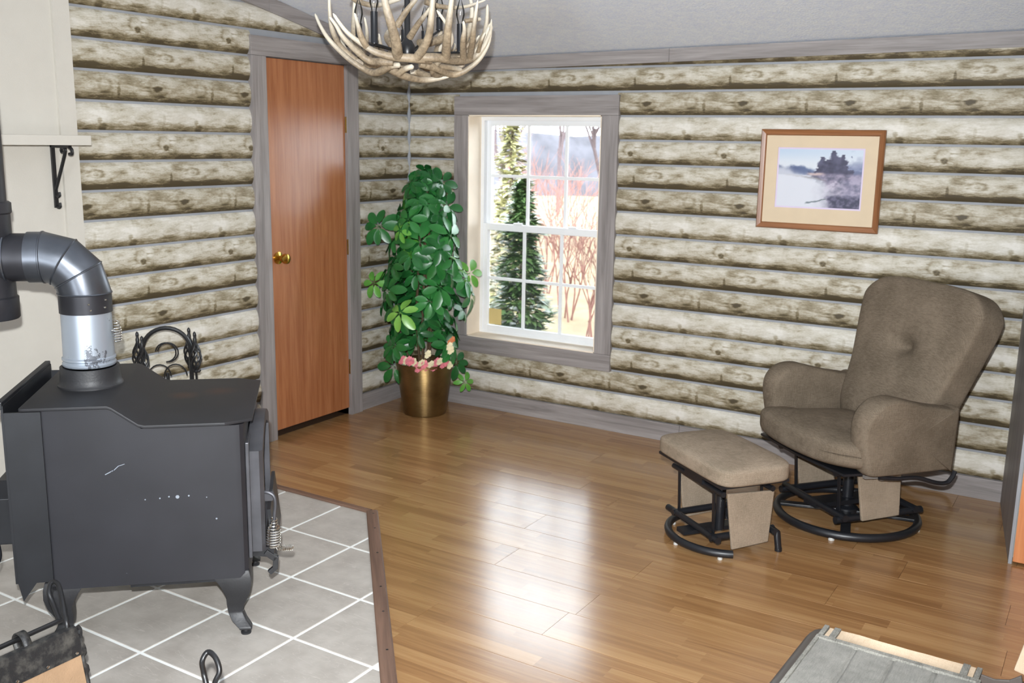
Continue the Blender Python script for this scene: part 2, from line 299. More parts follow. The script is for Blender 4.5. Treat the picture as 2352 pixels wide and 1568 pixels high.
# ------------------------------------------------------------------ mesh helpers
class MB:
    def __init__(s): s.v = []; s.f = []; s.uv = {}
    def add(s, vs, fs, uvs=None):
        b = len(s.v); s.v += [tuple(p) for p in vs]; s.f += [tuple(i+b for i in f) for f in fs]
        if uvs:
            for i, q in enumerate(uvs): s.uv[b+i] = q
        return s
    def box(s, x0, x1, y0, y1, z0, z1):
        return s.add([(x0,y0,z0),(x1,y0,z0),(x1,y1,z0),(x0,y1,z0),(x0,y0,z1),(x1,y0,z1),(x1,y1,z1),(x0,y1,z1)],
                     [(0,3,2,1),(4,5,6,7),(0,1,5,4),(1,2,6,5),(2,3,7,6),(3,0,4,7)])
    def obox(s, c, ax, ay, az, hx, hy, hz):
        c, ax, ay, az = Vector(c), Vector(ax).normalized(), Vector(ay).normalized(), Vector(az).normalized()
        vs = [c+ax*hx*i+ay*hy*j+az*hz*k for k in (-1, 1) for (i, j) in ((-1,-1),(1,-1),(1,1),(-1,1))]
        return s.add(vs, [(0,3,2,1),(4,5,6,7),(0,1,5,4),(1,2,6,5),(2,3,7,6),(3,0,4,7)])
    def bar(s, a, b, w, h, up=(0, 0, 1)):
        a, b = Vector(a), Vector(b); d = (b-a); L = d.length; d.normalize(); up = Vector(up)
        sd_ = d.cross(up)
        if sd_.length < 1e-4: sd_ = d.cross(Vector((1, 0, 0)))
        sd_.normalize(); u = sd_.cross(d)
        return s.obox((a+b)/2, d, sd_, u, L/2, w/2, h/2)
    def prism(s, poly, lo, hi, plane='xy'):
        n = len(poly)
        def m(p, h): return {'xy': (p[0], p[1], h), 'xz': (p[0], h, p[1]), 'yz': (h, p[0], p[1])}[plane]
        vs = [m(p, lo) for p in poly]+[m(p, hi) for p in poly]
        fs = [tuple(range(n-1, -1, -1)), tuple(range(n, 2*n))]+[(i, (i+1) % n, (i+1) % n+n, i+n) for i in range(n)]
        return s.add(vs, fs)
    def tube(s, pts, r, seg=10, closed=False, cap=True, tipuv=False, squash=1.0):
        pts = [Vector(p) for p in pts]; n = len(pts); rs = r if isinstance(r, (list, tuple)) else [r]*n
        vs = []; uvs = []; prev = None
        for i, p in enumerate(pts):
            if closed: d = pts[(i+1) % n]-pts[i-1]
            else: d = pts[min(i+1, n-1)]-pts[max(i-1, 0)]
            if d.length < 1e-9: d = Vector((0, 0, 1))
            d.normalize()
            if prev is None:
                a = Vector((0, 0, 1)) if abs(d.z) < 0.9 else Vector((1, 0, 0))
                x = d.cross(a).normalized()
            else:
                x = (prev-d*prev.dot(d))
                x = x.normalized() if x.length > 1e-6 else d.orthogonal().normalized()
            prev = x; y = d.cross(x)
            for k in range(seg):
                a = 2*PI*k/seg; vs.append(p+(x*math.cos(a)+y*math.sin(a)*squash)*rs[i]); uvs.append((i/max(1, n-1), k/seg))
        fs = []
        for i in range(n if closed else n-1):
            for k in range(seg):
                a = i*seg+k; b = i*seg+(k+1) % seg; j = (i+1) % n
                fs.append((a, b, j*seg+(k+1) % seg, j*seg+k))
        if cap and not closed:
            fs.append(tuple(range(seg-1, -1, -1))); fs.append(tuple((n-1)*seg+k for k in range(seg)))
        return s.add(vs, fs, uvs if tipuv else None)
    def lathe(s, prof, seg=32, c=(0, 0, 0), axis='z'):
        vs = []
        for (r, h) in prof:
            for k in range(seg):
                a = 2*PI*k/seg; p = (r*math.cos(a), r*math.sin(a), h)
                if axis == 'x': p = (h, p[0], p[1])
                if axis == 'y': p = (p[0], h, p[1])
                vs.append((p[0]+c[0], p[1]+c[1], p[2]+c[2]))
        fs = []
        for i in range(len(prof)-1):
            for k in range(seg):
                fs.append((i*seg+k, i*seg+(k+1) % seg, (i+1)*seg+(k+1) % seg, (i+1)*seg+k))
        if prof[0][0] > 1e-5: fs.append(tuple(range(seg-1, -1, -1)))
        if prof[-1][0] > 1e-5: fs.append(tuple((len(prof)-1)*seg+k for k in range(seg)))
        return s.add(vs, fs)
    def soft(s, c, h, n=12, p=5.0, fn=None):
        """rounded cushion block: half sizes h, p-norm rounding, optional deform fn in unit coords"""
        idx = {}; vs = []; fs = []
        def vid(i, j, k):
            if (i, j, k) in idx: return idx[(i, j, k)]
            q = Vector((i/n*2-1, j/n*2-1, k/n*2-1))
            nm = (abs(q.x)**p+abs(q.y)**p+abs(q.z)**p)**(1/p)
            q = q/nm if nm > 1e-9 else q
            # spread points to follow the rounded block
            w = Vector((q.x*h[0], q.y*h[1], q.z*h[2]))
            if fn: w = Vector(fn(q, w))
            idx[(i, j, k)] = len(vs); vs.append(w+Vector(c)); return idx[(i, j, k)]
        for a in range(n):
            for b in range(n):
                for (fa) in (0, n):
                    q = [vid(a, b, fa), vid(a+1, b, fa), vid(a+1, b+1, fa), vid(a, b+1, fa)]; fs.append(tuple(q if fa else q[::-1]))
                    q = [vid(fa, a, b), vid(fa, a+1, b), vid(fa, a+1, b+1), vid(fa, a, b+1)]; fs.append(tuple(q if fa else q[::-1]))
                    q = [vid(b, fa, a), vid(b, fa, a+1), vid(b+1, fa, a+1), vid(b+1, fa, a)]; fs.append(tuple(q if fa else q[::-1]))
        return s.add(vs, fs)
    def mesh(s, name, mat, smooth=True, angle=40, bevel=0.0):
        m = bpy.data.meshes.new(name); m.from_pydata(s.v, [], s.f)
        bm = bmesh.new(); bm.from_mesh(m)
        bmesh.ops.recalc_face_normals(bm, faces=bm.faces)
        if bevel:
            es = [e for e in bm.edges if len(e.link_faces) == 2 and e.calc_face_angle(0) > 0.6]
            bmesh.ops.bevel(bm, geom=es, offset=bevel, segments=2, profile=0.6, affect='EDGES')
        bm.to_mesh(m); bm.free()
        if s.uv and not bevel:
            ul = m.uv_layers.new(name='UVMap')
            for lp in m.loops: ul.data[lp.index].uv = s.uv.get(lp.vertex_index, (0, 0))
        if smooth:
            m.shade_smooth(); m.set_sharp_from_angle(angle=math.radians(angle))
        m.materials.append(MATS[mat]); m.update()
        return m
    def build(s, name, mat, parent=None, **k):
        return place(name, s.mesh(name, mat, **k), parent)
def place(name, mesh, parent=None, loc=None, rot=None):
    o = bpy.data.objects.new(name, mesh); COL.objects.link(o)
    if parent: o.parent = parent
    if loc is not None: o.location = loc
    if rot is not None: o.rotation_euler = rot
    return o
def empty(name, loc=(0, 0, 0), rz=0.0):
    o = bpy.data.objects.new(name, None); COL.objects.link(o); o.location = loc; o.rotation_euler = (0, 0, rz); o.empty_display_size = 0.1
    return o
def thing(name, label, cat, loc=(0, 0, 0), rz=0.0, group=None):
    return tag(empty(name, loc, rz), label, cat, group)
def tag(o, label, cat, group=None):
    o['label'] = label; o['category'] = cat
    if group: o['group'] = group
    return o
def struct(o, label=None):
    o['kind'] = 'structure'
    if label: o['label'] = label
    return o
def spline(pts, n=8):
    """Catmull-Rom through points"""
    pts = [Vector(p) for p in pts]; out = []
    for i in range(len(pts)-1):
        p0 = pts[max(i-1, 0)]; p1 = pts[i]; p2 = pts[i+1]; p3 = pts[min(i+2, len(pts)-1)]
        for k in range(n):
            u = k/n
            out.append(0.5*((2*p1)+(-p0+p2)*u+(2*p0-5*p1+4*p2-p3)*u*u+(-p0+3*p1-3*p2+p3)*u**3))
    out.append(pts[-1]); return out
def lerp(a, b, t): return a+(b-a)*t
def clip_poly(poly, hp):
    for (nx, ny, d) in hp:     # keep nx*x+ny*y <= d
        out = []
        for i, a in enumerate(poly):
            b = poly[(i+1) % len(poly)]; fa = nx*a[0]+ny*a[1]-d; fb = nx*b[0]+ny*b[1]-d
            if fa <= 0: out.append(a)
            if fa*fb < 0:
                q = fa/(fa-fb); out.append((lerp(a[0], b[0], q), lerp(a[1], b[1], q)))
        poly = out
        if len(poly) < 3: return []
    return poly

# ------------------------------------------------------------------ the room
ROWH, ROW15 = 0.13, 0.1025                     # courses; bottom of the lowest course
def rowz(k): return ROW15+ROWH*(15-k)
SL = 0.199
def ceil_z(x, y): return 2.115+0.013*x-SL*y
RIDGE_Y = -4.2
CH_Y = -2.352                                   # where the cream wall begins
SIDE0, SIDE1 = (3.545, 0.0), (3.655, -0.755)    # right wall is a little askew
SDIR = Vector((SIDE1[0]-SIDE0[0], SIDE1[1]-SIDE0[1], 0)).normalized()
WX0, WX1, WZ0, WZ1 = 0.471, 1.361, 0.452, 1.792       # window opening
DY0, DY1, DZ = -1.235, -0.604, 2.052                   # door opening

# floor
fl = struct(place('floor', MB().box(-0.15, 4.75, -7.2, 0.12, -0.06, -0.004).mesh('floor', 'floor_base', smooth=False)), 'brown wood laminate floor')
PW, PL = 0.1935, 1.29
full = None; ri = 0; y = -0.012
while y > -5.6:
    x = -0.1-random.random()*PL
    while x < 4.6:
        a, b = max(x, -0.02), min(x+PL, 4.62)
        if b-a > 0.03:
            L = b-a
            if abs(L-PL) < 1e-6 and full: me = full
            else:
                m = MB(); g = 0.0006
                prof = [(0+g, -0.004), (PW-g, -0.004), (PW-g, -0.0004), (PW-g-0.0005, 0), (g+0.0005, 0), (g, -0.0004)]
                m.prism([(p, q) for p, q in prof], g, L-g, 'yz')
                me = m.mesh('plank', 'laminate', smooth=False)
                if abs(L-PL) < 1e-6: full = me
            place('plank', me, fl, (a, y-PW, 0))
        x += PL
    y -= PW

# ceiling (two pitches of a cathedral ceiling)
m = MB()
c = [(-0.2, 0.12), (4.8, 0.12), (4.8, RIDGE_Y), (-0.2, RIDGE_Y)]
lo = [(x, y, ceil_z(x, y)) for x, y in c]; hi = [(x, y, z+0.12) for x, y, z in lo]
m.add(lo+hi, [(0, 1, 2, 3), (7, 6, 5, 4), (0, 4, 5, 1), (1, 5, 6, 2), (2, 6, 7, 3), (3, 7, 4, 0)])
c2 = [(-0.2, RIDGE_Y), (4.8, RIDGE_Y), (4.8, -7.2), (-0.2, -7.2)]
lo = [(x, y, ceil_z(x, RIDGE_Y)-SL*(RIDGE_Y-y)) for x, y in c2]; hi = [(x, y, z+0.12) for x, y, z in lo]
m.add(lo+hi, [(0, 1, 2, 3), (7, 6, 5, 4), (0, 4, 5, 1), (1, 5, 6, 2), (2, 6, 7, 3), (3, 7, 4, 0)])
struct(m.build('ceiling', 'ceiling_paint', smooth=False), 'pale grey textured sloping ceiling')

# back wall (window wall) behind the logs
m = MB()
T = 0.16
m.box(-T, WX0, 0, T, 0, 2.3); m.box(WX1, 3.75, 0, T, 0, 2.3); m.box(WX0, WX1, 0, T, 0, WZ0); m.box(WX0, WX1, 0, T, WZ1, 2.3)
wb = struct(m.build('wall_back', 'chinking', smooth=False), 'log patterned wall with the window')
# left wall with a door opening
m = MB()
gab = lambda y: ceil_z(0, y)+0.05
def wseg(y0, y1, z0):
    m.prism([(y0, z0), (y1, z0), (y1, gab(y1)), (y0, gab(y0))], -T, 0, 'yz')
wseg(-2.60, DY0, 0); wseg(DY1, 0.0, 0); wseg(DY0, DY1, DZ)
wlft = struct(m.build('wall_left', 'chinking', smooth=False), 'log patterned gable wall with the oak door')

# logs: half-round courses standing proud of the wall
BULGE = 0.019
def log_profile(n=7):
    out = []
    h0, h1 = 0.002, ROWH-0.009
    for i in range(n+1):
        a = i/n; z = h0+(h1-h0)*(0.5-0.5*math.cos(PI*a))
        out.append((z, 0.001+BULGE*max(0.0, math.sin(PI*((z-h0)/(h1-h0))))**0.62))
    return out
def add_log(parent, along, a, b, k, phase, cutfn=None):
    """log course k from a to b along the x ('x') or y ('y') axis"""
    prof = log_profile(); z0 = rowz(k)
    m = bpy.data.meshes.new('log'); bm = bmesh.new(); uvl = bm.loops.layers.uv.new('UVMap')
    rings = []
    n = max(2, int((b-a)/0.25)+1)
    for i in range(n+1):
        s_ = lerp(a, b, i/n); r = []
        for (z, d) in prof:
            w = 0.0016*mnoise.noise(Vector((s_*6, z*9, k*3.3)))
            co = (s_, -(d+w), z) if along == 'x' else (d+w, s_, z)
            r.append((bm.verts.new(co), s_, z))
        rings.append(r)
    for i in range(n):
        for j in range(len(prof)-1):
            q = [rings[i][j], rings[i+1][j], rings[i+1][j+1], rings[i][j+1]]
            f = bm.faces.new([e[0] for e in q])
            for lp, e in zip(f.loops, q): lp[uvl].uv = (e[1]+phase, e[2]/ROWH)
    for r, fl_ in ((rings[0], 1), (rings[-1], 0)):
        f = bm.faces.new([e[0] for e in r]); 
        for lp, e in zip(f.loops, r): lp[uvl].uv = (e[1]+phase, e[2]/ROWH)
    if cutfn:
        co, no = cutfn(z0)
        bmesh.ops.bisect_plane(bm, geom=bm.verts[:]+bm.edges[:]+bm.faces[:], plane_co=co, plane_no=no, clear_outer=True)
    bmesh.ops.recalc_face_normals(bm, faces=bm.faces)
    if len(bm.faces) > 2:
        bm.to_mesh(m)
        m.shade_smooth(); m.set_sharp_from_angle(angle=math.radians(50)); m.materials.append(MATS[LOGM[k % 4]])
        place('log', m, parent, (0, 0, z0))
    bm.free()
TW = 0.102   # casing width
XE = 3.56
for k in range(0, 16):
    z0, z1 = rowz(k), rowz(k)+ROWH
    cut = (lambda zz: ((0, 0, 2.10-zz), (-0.013, 0, 1))) if k == 0 else None
    sk = (k-8)*-0.004
    if z1 <= WZ0-TW+0.02 or z0 >= WZ1+TW-0.02:
        add_log(wb, 'x', 0.004, XE, k, sk, cut)
    else:
        add_log(wb, 'x', 0.004, WX0-TW+0.02, k, sk, cut); add_log(wb, 'x', WX1+TW-0.02, XE, k, sk, cut)
for k in range(-4, 16):
    z0, z1 = rowz(k), rowz(k)+ROWH
    g = k//4
    ph = {-1: 3.0, 0: 3.02, 1: 3.43, 2: 3.06, 3: 3.25}[g]
    cut = (lambda zz: ((0, 0, 2.085-zz), (0, SL, 1)))
    if z0 >= DZ+TW-0.02:
        add_log(wlft, 'y', CH_Y-0.1, -0.004, k, ph, cut)
    else:
        add_log(wlft, 'y', CH_Y-0.1, DY0-TW+0.02, k, ph, cut); add_log(wlft, 'y', DY1+TW-0.02, -0.004, k, ph, cut)

# cream wall beside the hearth, with its corner board
m = MB()
m.prism([(CH_Y, 0), (-7.2, 0), (-7.2, 2.3), (RIDGE_Y, gab(RIDGE_Y)), (CH_Y, gab(CH_Y))], -0.1, 0.026, 'yz')
struct(m.build('wall_chimney', 'cream_paint', smooth=False), 'cream painted wall behind the stove pipe')
m = MB(); m.prism([(CH_Y, 0.01), (CH_Y-0.078, 0.01), (CH_Y-0.078, gab(CH_Y-0.078)-0.05), (CH_Y, gab(CH_Y)-0.05)], 0.026, 0.04, 'yz')
struct(m.build('trim_1', 'cream_paint', smooth=False), 'cream vertical corner board')

# right wall, askew, and the walls behind the camera
def along(t, off=0.0): 
    nrm = Vector((SDIR.y, -SDIR.x, 0))   # into the room (-x)
    if nrm.x > 0: nrm = -nrm
    return Vector((SIDE0[0], SIDE0[1], 0))+SDIR*t+nrm*off
def sidebox(t0, t1, o0, o1, z0, z1):
    q = [along(t0, o0), along(t1, o0), along(t1, o1), along(t0, o1)]
    return MB().prism([(p.x, p.y) for p in q], z0, z1)
m = sidebox(-0.1, 0.70, -0.14, 0, 0, 2.36); m.box(3.70, 4.75, -0.72, -0.60, 0, 2.5); m.box(4.62, 4.75, -7.3, -0.72, 0, 3.1)
struct(m.build('wall_right', 'cream_paint', smooth=False), 'right side wall seen almost edge on')
m = sidebox(0.02, 0.765, 0, 0.012, 0.0, 2.12)
struct(m.build('trim_2', 'trim_z', smooth=False), 'grey weathered boards on the right wall')
m = sidebox(0.765, 0.777, 0.0, 0.013, 0.0, 2.12)
struct(m.build('trim_3', 'chinking', smooth=False), 'pale edge strip beside the orange door')
d2 = struct(empty('door_2'), 'orange wood door on the right wall')
MB().box(3.660, 4.47, -0.772, -0.728, 0.012, 2.03).build('door_panel', 'orange_door', d2, smooth=False, bevel=0.002)
MB().lathe([(0.001, 0.0), (0.032, 0.0), (0.032, 0.006), (0.012, 0.012), (0.011, 0.035), (0.026, 0.048), (0.026, 0.062), (0.001, 0.070)], 20, (0, 0, 0), 'y').build('knob', 'brass', d2).location = (4.40, -0.768, 0.95)
d2.children[-1].rotation_euler = (0, 0, PI)
m = MB()
m.box(-0.2, 2.4, -7.3, -7.2, 0, 3.0); m.box(3.0, 4.9, -7.3, -7.2, 0, 3.0); m.box(2.4, 3.0, -7.3, -7.2, 1.6, 3.0); m.box(2.4, 3.0, -7.3, -7.2, 0.0, 0.6)  # opening is added, sized to tune how much sky light enters
struct(m.build('wall_rear', 'cream_paint', smooth=False), 'cream wall behind the camera with an opening added to admit sky light')

# baseboards
m = MB()
bb = struct(empty('baseboard_back'), 'grey weathered baseboard under the window')
for (a, b) in ((0.012, 1.9), (1.902, 3.545)):
    MB().box(a, b, -0.016, 0.0, 0, 0.1035).build('board', 'trim_x', bb, smooth=False, bevel=0.002)
struct(MB().box(0, 0.016, DY1+TW, -0.0, 0, 0.1035).build('baseboard_left', 'trim_y', smooth=False, bevel=0.002), 'short grey baseboard between door and corner')
# ceiling trims
tb = struct(empty('trim_4'), 'grey trim board along the top of the window wall')
for (a, b) in ((0.0, 1.74), (1.742, 3.55)):
    MB().prism([(a, 2.044+0.013*a), (b, 2.044+0.013*b), (b, 2.113+0.013*b), (a, 2.113+0.013*a)], -0.026, 0.0, 'xz').build('board', 'trim_x', tb, smooth=False)
tl = struct(empty('trim_5'), 'grey trim board along the sloping ceiling of the door wall')
for (a, b) in ((-0.0, -1.19), (-1.192, -2.35)):
    MB().prism([(a, 2.040-SL*a), (b, 2.040-SL*b), (b, 2.113-SL*b), (a, 2.113-SL*a)], 0.0, 0.026, 'yz').build('board', 'trim_y', tl, smooth=False)
# corner strip
m = MB(); m.tube([(0.014, -0.014, 0.104), (0.014, -0.014, 2.045)], 0.0115, 8)
struct(m.build('trim_6', 'chinking'), 'thin pale strip in the corner of the room')

# door casing and door
dc = struct(empty('trim_7'), 'grey weathered door casing')
MB().box(0, 0.030, DY0-TW+0.006, DY0+0.006, 0, DZ).build('casing_board', 'trim_z', dc, smooth=False, bevel=0.002)
MB().box(0, 0.030, DY1-0.004, DY1+TW-0.006, 0, DZ).build('casing_board', 'trim_z', dc, smooth=False, bevel=0.002)
MB().box(0, 0.030, DY0-TW+0.006, DY1+TW-0.006, DZ+0.001, DZ+0.098).build('casing_board', 'trim_y', dc, smooth=False, bevel=0.002)
d1 = struct(empty('door_1'), 'plain oak veneer door with a brass knob')
m = MB(); m.box(-0.10, -0.001, DY0-0.02, DY0, 0, DZ+0.02); m.box(-0.10, -0.001, DY1, DY1+0.02, 0, DZ+0.02); m.box(-0.10, -0.001, DY0, DY1, DZ, DZ+0.02)
m.build('door_jamb', 'oak_door', d1, smooth=False)
MB().box(-0.022, 0.012, DY0+0.007, DY1-0.007, 0.046, DZ-0.004).build('door_panel', 'oak_door', d1, smooth=False, bevel=0.0015)
kz, ky = 1.005, DY0+0.065
kn = MB().lathe([(0.001, 0.012), (0.033, 0.012), (0.033, 0.018), (0.014, 0.024), (0.012, 0.045), (0.022, 0.052), (0.0285, 0.065), (0.026, 0.080), (0.014, 0.087), (0.001, 0.088)], 24, (0, ky, kz), 'x').build('knob', 'brass', d1)
for hz in (1.72, 1.02, 0.30):
    h = MB().tube([(0.017, DY1-0.003, hz-0.045), (0.017, DY1-0.003, hz+0.045)], 0.0055, 8); h.build('hinge', 'brass', d1)
struct(MB().box(-1.2, -1.1, -2.5, 0.2, 0, 2.6).box(-1.1, -T, -2.5, -2.4, 0, 2.6).box(-1.1, -T, 0.1, 0.2, 0, 2.6).box(-1.1, -T, -2.4, 0.1, 2.5, 2.6).box(-1.1, -T, -2.4, 0.1, -0.06, 0.0).build('wall_light_block', 'cream_paint', smooth=False), 'unseen closet box behind the oak door, added to block sky light')  # unseen closet box, added to keep sky light out of the door gap

# window: casing, jamb, sashes, muntins, panes
wc = struct(empty('trim_8'), 'grey weathered window casing')
CB = -0.032
MB().box(WX0-TW, WX0, CB, 0, WZ0, WZ1).build('casing_board', 'trim_z', wc, smooth=False, bevel=0.002)
MB().box(WX1, WX1+TW, CB, 0, WZ0, WZ1).build('casing_board', 'trim_z', wc, smooth=False, bevel=0.002)
MB().box(WX0-TW, WX1+TW, CB, 0, WZ1+0.001, WZ1+TW+0.008).build('casing_board', 'trim_x', wc, smooth=False, bevel=0.002)
MB().box(WX0-TW, WX1+TW, CB, 0, WZ0-TW+0.004, WZ0-0.001).build('casing_board', 'trim_x', wc, smooth=False, bevel=0.002)
wi = struct(empty('window_1'), 'white double hung window with grids')
JD = 0.125
for nm, bx in (('jamb', (WX0-0.001, WX0+0.006, CB+0.002, JD, WZ0, WZ1)), ('jamb', (WX1-0.006, WX1+0.001, CB+0.002, JD, WZ0, WZ1)), ('jamb', (WX0, WX1, CB+0.002, JD, WZ1-0.006, WZ1+0.001)), ('sill', (WX0, WX1, CB+0.002, JD, WZ0-0.001, WZ0+0.006))):
    MB().box(*bx).build(nm, 'jamb_cream', wi, smooth=False)
X0, X1 = WX0+0.006, WX1-0.006
m = MB()
for bx in ((X0, X0+0.022, 0.105, 0.18, WZ0, WZ1), (X1-0.022, X1, 0.105, 0.18, WZ0, WZ1), (X0+0.022, X1-0.022, 0.105, 0.18, WZ1-0.028, WZ1), (X0+0.022, X1-0.022, 0.105, 0.18, WZ0, WZ0+0.022)): m.box(*bx)
m.build('frame', 'white_vinyl', wi, smooth=False)
MID = 1.122
def sash(x0, x1, z0, z1, y0, y1, name, bot, top):
    s_ = empty(name); s_.parent = wi
    st = 0.032
    MB().box(x0, x0+st, y0, y1, z0, z1).build('stile', 'white_vinyl', s_, smooth=False, bevel=0.002)
    MB().box(x1-st, x1, y0, y1, z0, z1).build('stile', 'white_vinyl', s_, smooth=False, bevel=0.002)
    MB().box(x0+st, x1-st, y0, y1, z0, z0+bot).build('rail', 'white_vinyl', s_, smooth=False, bevel=0.002)
    MB().box(x0+st, x1-st, y0, y1, z1-top, z1).build('rail', 'white_vinyl', s_, smooth=False, bevel=0.002)
    gx0, gx1, gz0, gz1 = x0+st, x1-st, z0+bot, z1-top; ym = (y0+y1)/2
    gb = 0.009
    xs = [lerp(gx0, gx1, i/3) for i in range(4)]; zs = [lerp(gz0, gz1, i/2) for i in range(3)]
    for x in xs[1:-1]: MB().box(x-gb, x+gb, ym-0.006, ym+0.006, gz0, gz1).build('muntin', 'white_vinyl', s_, smooth=False)
    z = zs[1]; MB().box(gx0, gx1, ym-0.005, ym+0.005, z-gb, z+gb).build('muntin', 'white_vinyl', s_, smooth=False)
    for i in range(3):
        for j in range(2):
            MB().box(xs[i], xs[i+1], ym+0.008, ym+0.011, zs[j], zs[j+1]).build('pane', 'window_glass', s_, smooth=False)
    return s_
sash(X0+0.018, X1-0.018, WZ0+0.018, MID+0.022, 0.110, 0.140, 'lower_sash', 0.036, 0.040)
sash(X0+0.018, X1-0.018, MID-0.022, WZ1-0.024, 0.142, 0.172, 'upper_sash', 0.034, 0.034)
m = MB()
for lx in (0.74, 1.12): m.box(lx-0.028, lx+0.028, 0.108, 0.135, MID+0.022, MID+0.033)
m.build('sash_lock', 'white_vinyl', wi, smooth=False, bevel=0.003)
m = MB(); m.box(X0+0.03, X1-0.03, 0.178, 0.1785, WZ0+0.02, MID); m.build('insect_screen', 'insect_screen', wi, smooth=False)
tag(MB().box(X0+0.058, X0+0.150, 0.1245, 0.126, WZ0+0.060, WZ0+0.160).build('paper_card', 'paper_tan', smooth=False), 'small square tan card in the lower left window pane', 'card')

# ------------------------------------------------------------------ hearth
HP = [(0.03, -1.818), (1.168, -1.818), (2.99, -3.86), (2.99, -4.7), (0.03, -4.7)]
def half_planes(poly):
    out = []
    n = len(poly)
    for i in range(n):
        a, b = poly[i], poly[(i+1) % n]
        ex, ey = b[0]-a[0], b[1]-a[1]; L = math.hypot(ex, ey)
        nx, ny = -ey/L, ex/L      # left normal; polygon is clockwise -> left is outside
        out.append((nx, ny, nx*a[0]+ny*a[1]))
    return out
hps = half_planes(HP)
hearth = thing('tile_hearth', 'greige ceramic tile hearth pad with white grout under the black stove', 'hearth')
MB().prism(HP, 0.0005, 0.0095).build('grout_bed', 'grout', hearth, smooth=False)
TS, GR = 0.3405, 0.013
tx0, ty0 = 1.0135-4*TS, -2.152+3*TS
tile_full = None
for i in range(0, 10):
    for j in range(0, 14):
        x0 = tx0+i*TS+GR/2; y1 = ty0-j*TS-GR/2; x1 = x0+TS-GR; y0 = y1-TS+GR
        poly = [(x0, y0), (x1, y0), (x1, y1), (x0, y1)]
        pc = clip_poly(poly, [(a, b, d-0.006) for a, b, d in hps])
        if len(pc) < 3: continue
        area = abs(sum(pc[q][0]*pc[(q+1) % len(pc)][1]-pc[(q+1) % len(pc)][0]*pc[q][1] for q in range(len(pc))))/2
        if area < 0.0015: continue
        cx, cy = (x0+x1)/2, (y0+y1)/2
        isfull = area > 0.999*(TS-GR)**2
        if isfull and tile_full: me = tile_full
        else:
            me = MB().prism([(p[0]-cx, p[1]-cy) for p in pc], -0.002, 0.0025).mesh('tile', 'hearth_tile', smooth=False, bevel=0.0012)
            if isfull: tile_full = me
        place('tile', me, hearth, (cx, cy, 0.0098))
def board(a, b, w, h, name='edge_board', inner=True):
    a, b = Vector((*a, 0)), Vector((*b, 0)); d = (b-a).normalized(); o_ = Vector((-d.y, d.x, 0)); L = (b-a).length
    m = MB(); prof = [(0, 0), (w, 0), (w, h*0.7), (w-0.006, h), (0.004, h), (0, h*0.85)]
    m.prism(prof, 0, L, 'yz')
    ob = m.build(name, 'hearth_board', hearth, smooth=False)
    ob.location = (a.x, a.y, 0.0005); ob.rotation_euler = (0, 0, math.atan2(d.y, d.x))
    return ob
board((0.03, -1.824), (1.168, -1.824), 0.036, 0.020)
bd = board((1.160, -1.822), (2.99, -3.873), 0.052, 0.022)
for s_ in (0.04, 0.21, 0.47, 0.78, 0.98, 1.25, 1.6):
    MB().lathe([(0.0001, 0.0225), (0.0042, 0.0225), (0.005, 0.0215)], 10, (s_, 0.030, 0)).build('nail_head', 'black_iron', bd)

# ------------------------------------------------------------------ wood stove
SA = math.radians(43.0)
st = thing('wood_stove', 'black steel wood stove with stepped top on curved legs', 'stove', (1.13, -2.896, 0.012), SA)
HY = 0.285
m = MB(); m.prism([(-0.32, 0.203), (0.32, 0.203), (0.32, 0.728), (0.005, 0.728), (-0.082, 0.795), (-0.32, 0.795)], -HY, HY, 'xz')
me = m.mesh('body', 'stove_paint', smooth=False)
bm = bmesh.new(); bm.from_mesh(me)
es = [e for e in bm.edges if abs(e.verts[0].co.z-e.verts[1].co.z) > 0.4 and abs(e.verts[0].co.x-e.verts[1].co.x) < 0.01]
bmesh.ops.bevel(bm, geom=es, offset=0.032, segments=3, profile=0.5, affect='EDGES')
bm.to_mesh(me); bm.free(); me.shade_smooth(); me.set_sharp_from_angle(angle=math.radians(30))
body = place('body', me, st)
for (sx_, sz_, sr_) in ((0.005, 0.492, 0.0022), (0.05, 0.494, 0.0026), (0.078, 0.498, 0.0028), (0.104, 0.496, 0.0062), (0.139, 0.498, 0.0030), (0.194, 0.490, 0.0018), (0.222, 0.415, 0.003)):
    MB().lathe([(0.0002, 0.0008), (sr_, 0.0004), (sr_, 0.0)], 7, (0, 0, 0), 'y').build('paint_fleck', 'galvanised', body).location = (sx_, -HY-0.0006, sz_)
MB().obox((-0.098, -HY-0.0004, 0.588), (0.9, 0, 0.46), (0, 1, 0), (-0.46, 0, 0.9), 0.014, 0.0006, 0.0013).obox((-0.076, -HY-0.0004, 0.602), (0.7, 0, 0.66), (0, 1, 0), (-0.66, 0, 0.7), 0.010, 0.0006, 0.0011).obox((-0.060, -HY-0.0004, 0.611), (0.95, 0, 0.3), (0, 1, 0), (-0.3, 0, 0.95), 0.010, 0.0006, 0.0008).build('scratch', 'galvanised', body)
# top plate, stepped
stn = [(-0.345, 0.800, 0.30), (-0.33, 0.800, 0.305), (-0.090, 0.800, 0.305), (-0.076, 0.794, 0.305), (0.000, 0.738, 0.305), (0.018, 0.733, 0.305), (0.262, 0.733, 0.305), (0.345, 0.733, 0.262)]
vs = []; fs = []
for (x, z, hw) in stn: vs += [(x, -hw, z), (x, hw, z), (x, hw, z+0.010), (x, -hw, z+0.010)]
for i in range(len(stn)-1):
    for k in range(4): fs.append((i*4+k, i*4+(k+1) % 4, (i+1)*4+(k+1) % 4, (i+1)*4+k))
fs += [(3, 2, 1, 0), tuple((len(stn)-1)*4+k for k in range(4))]
MB().add(vs, fs).build('top_plate', 'stove_top_paint', st, smooth=True, angle=25, bevel=0.002)
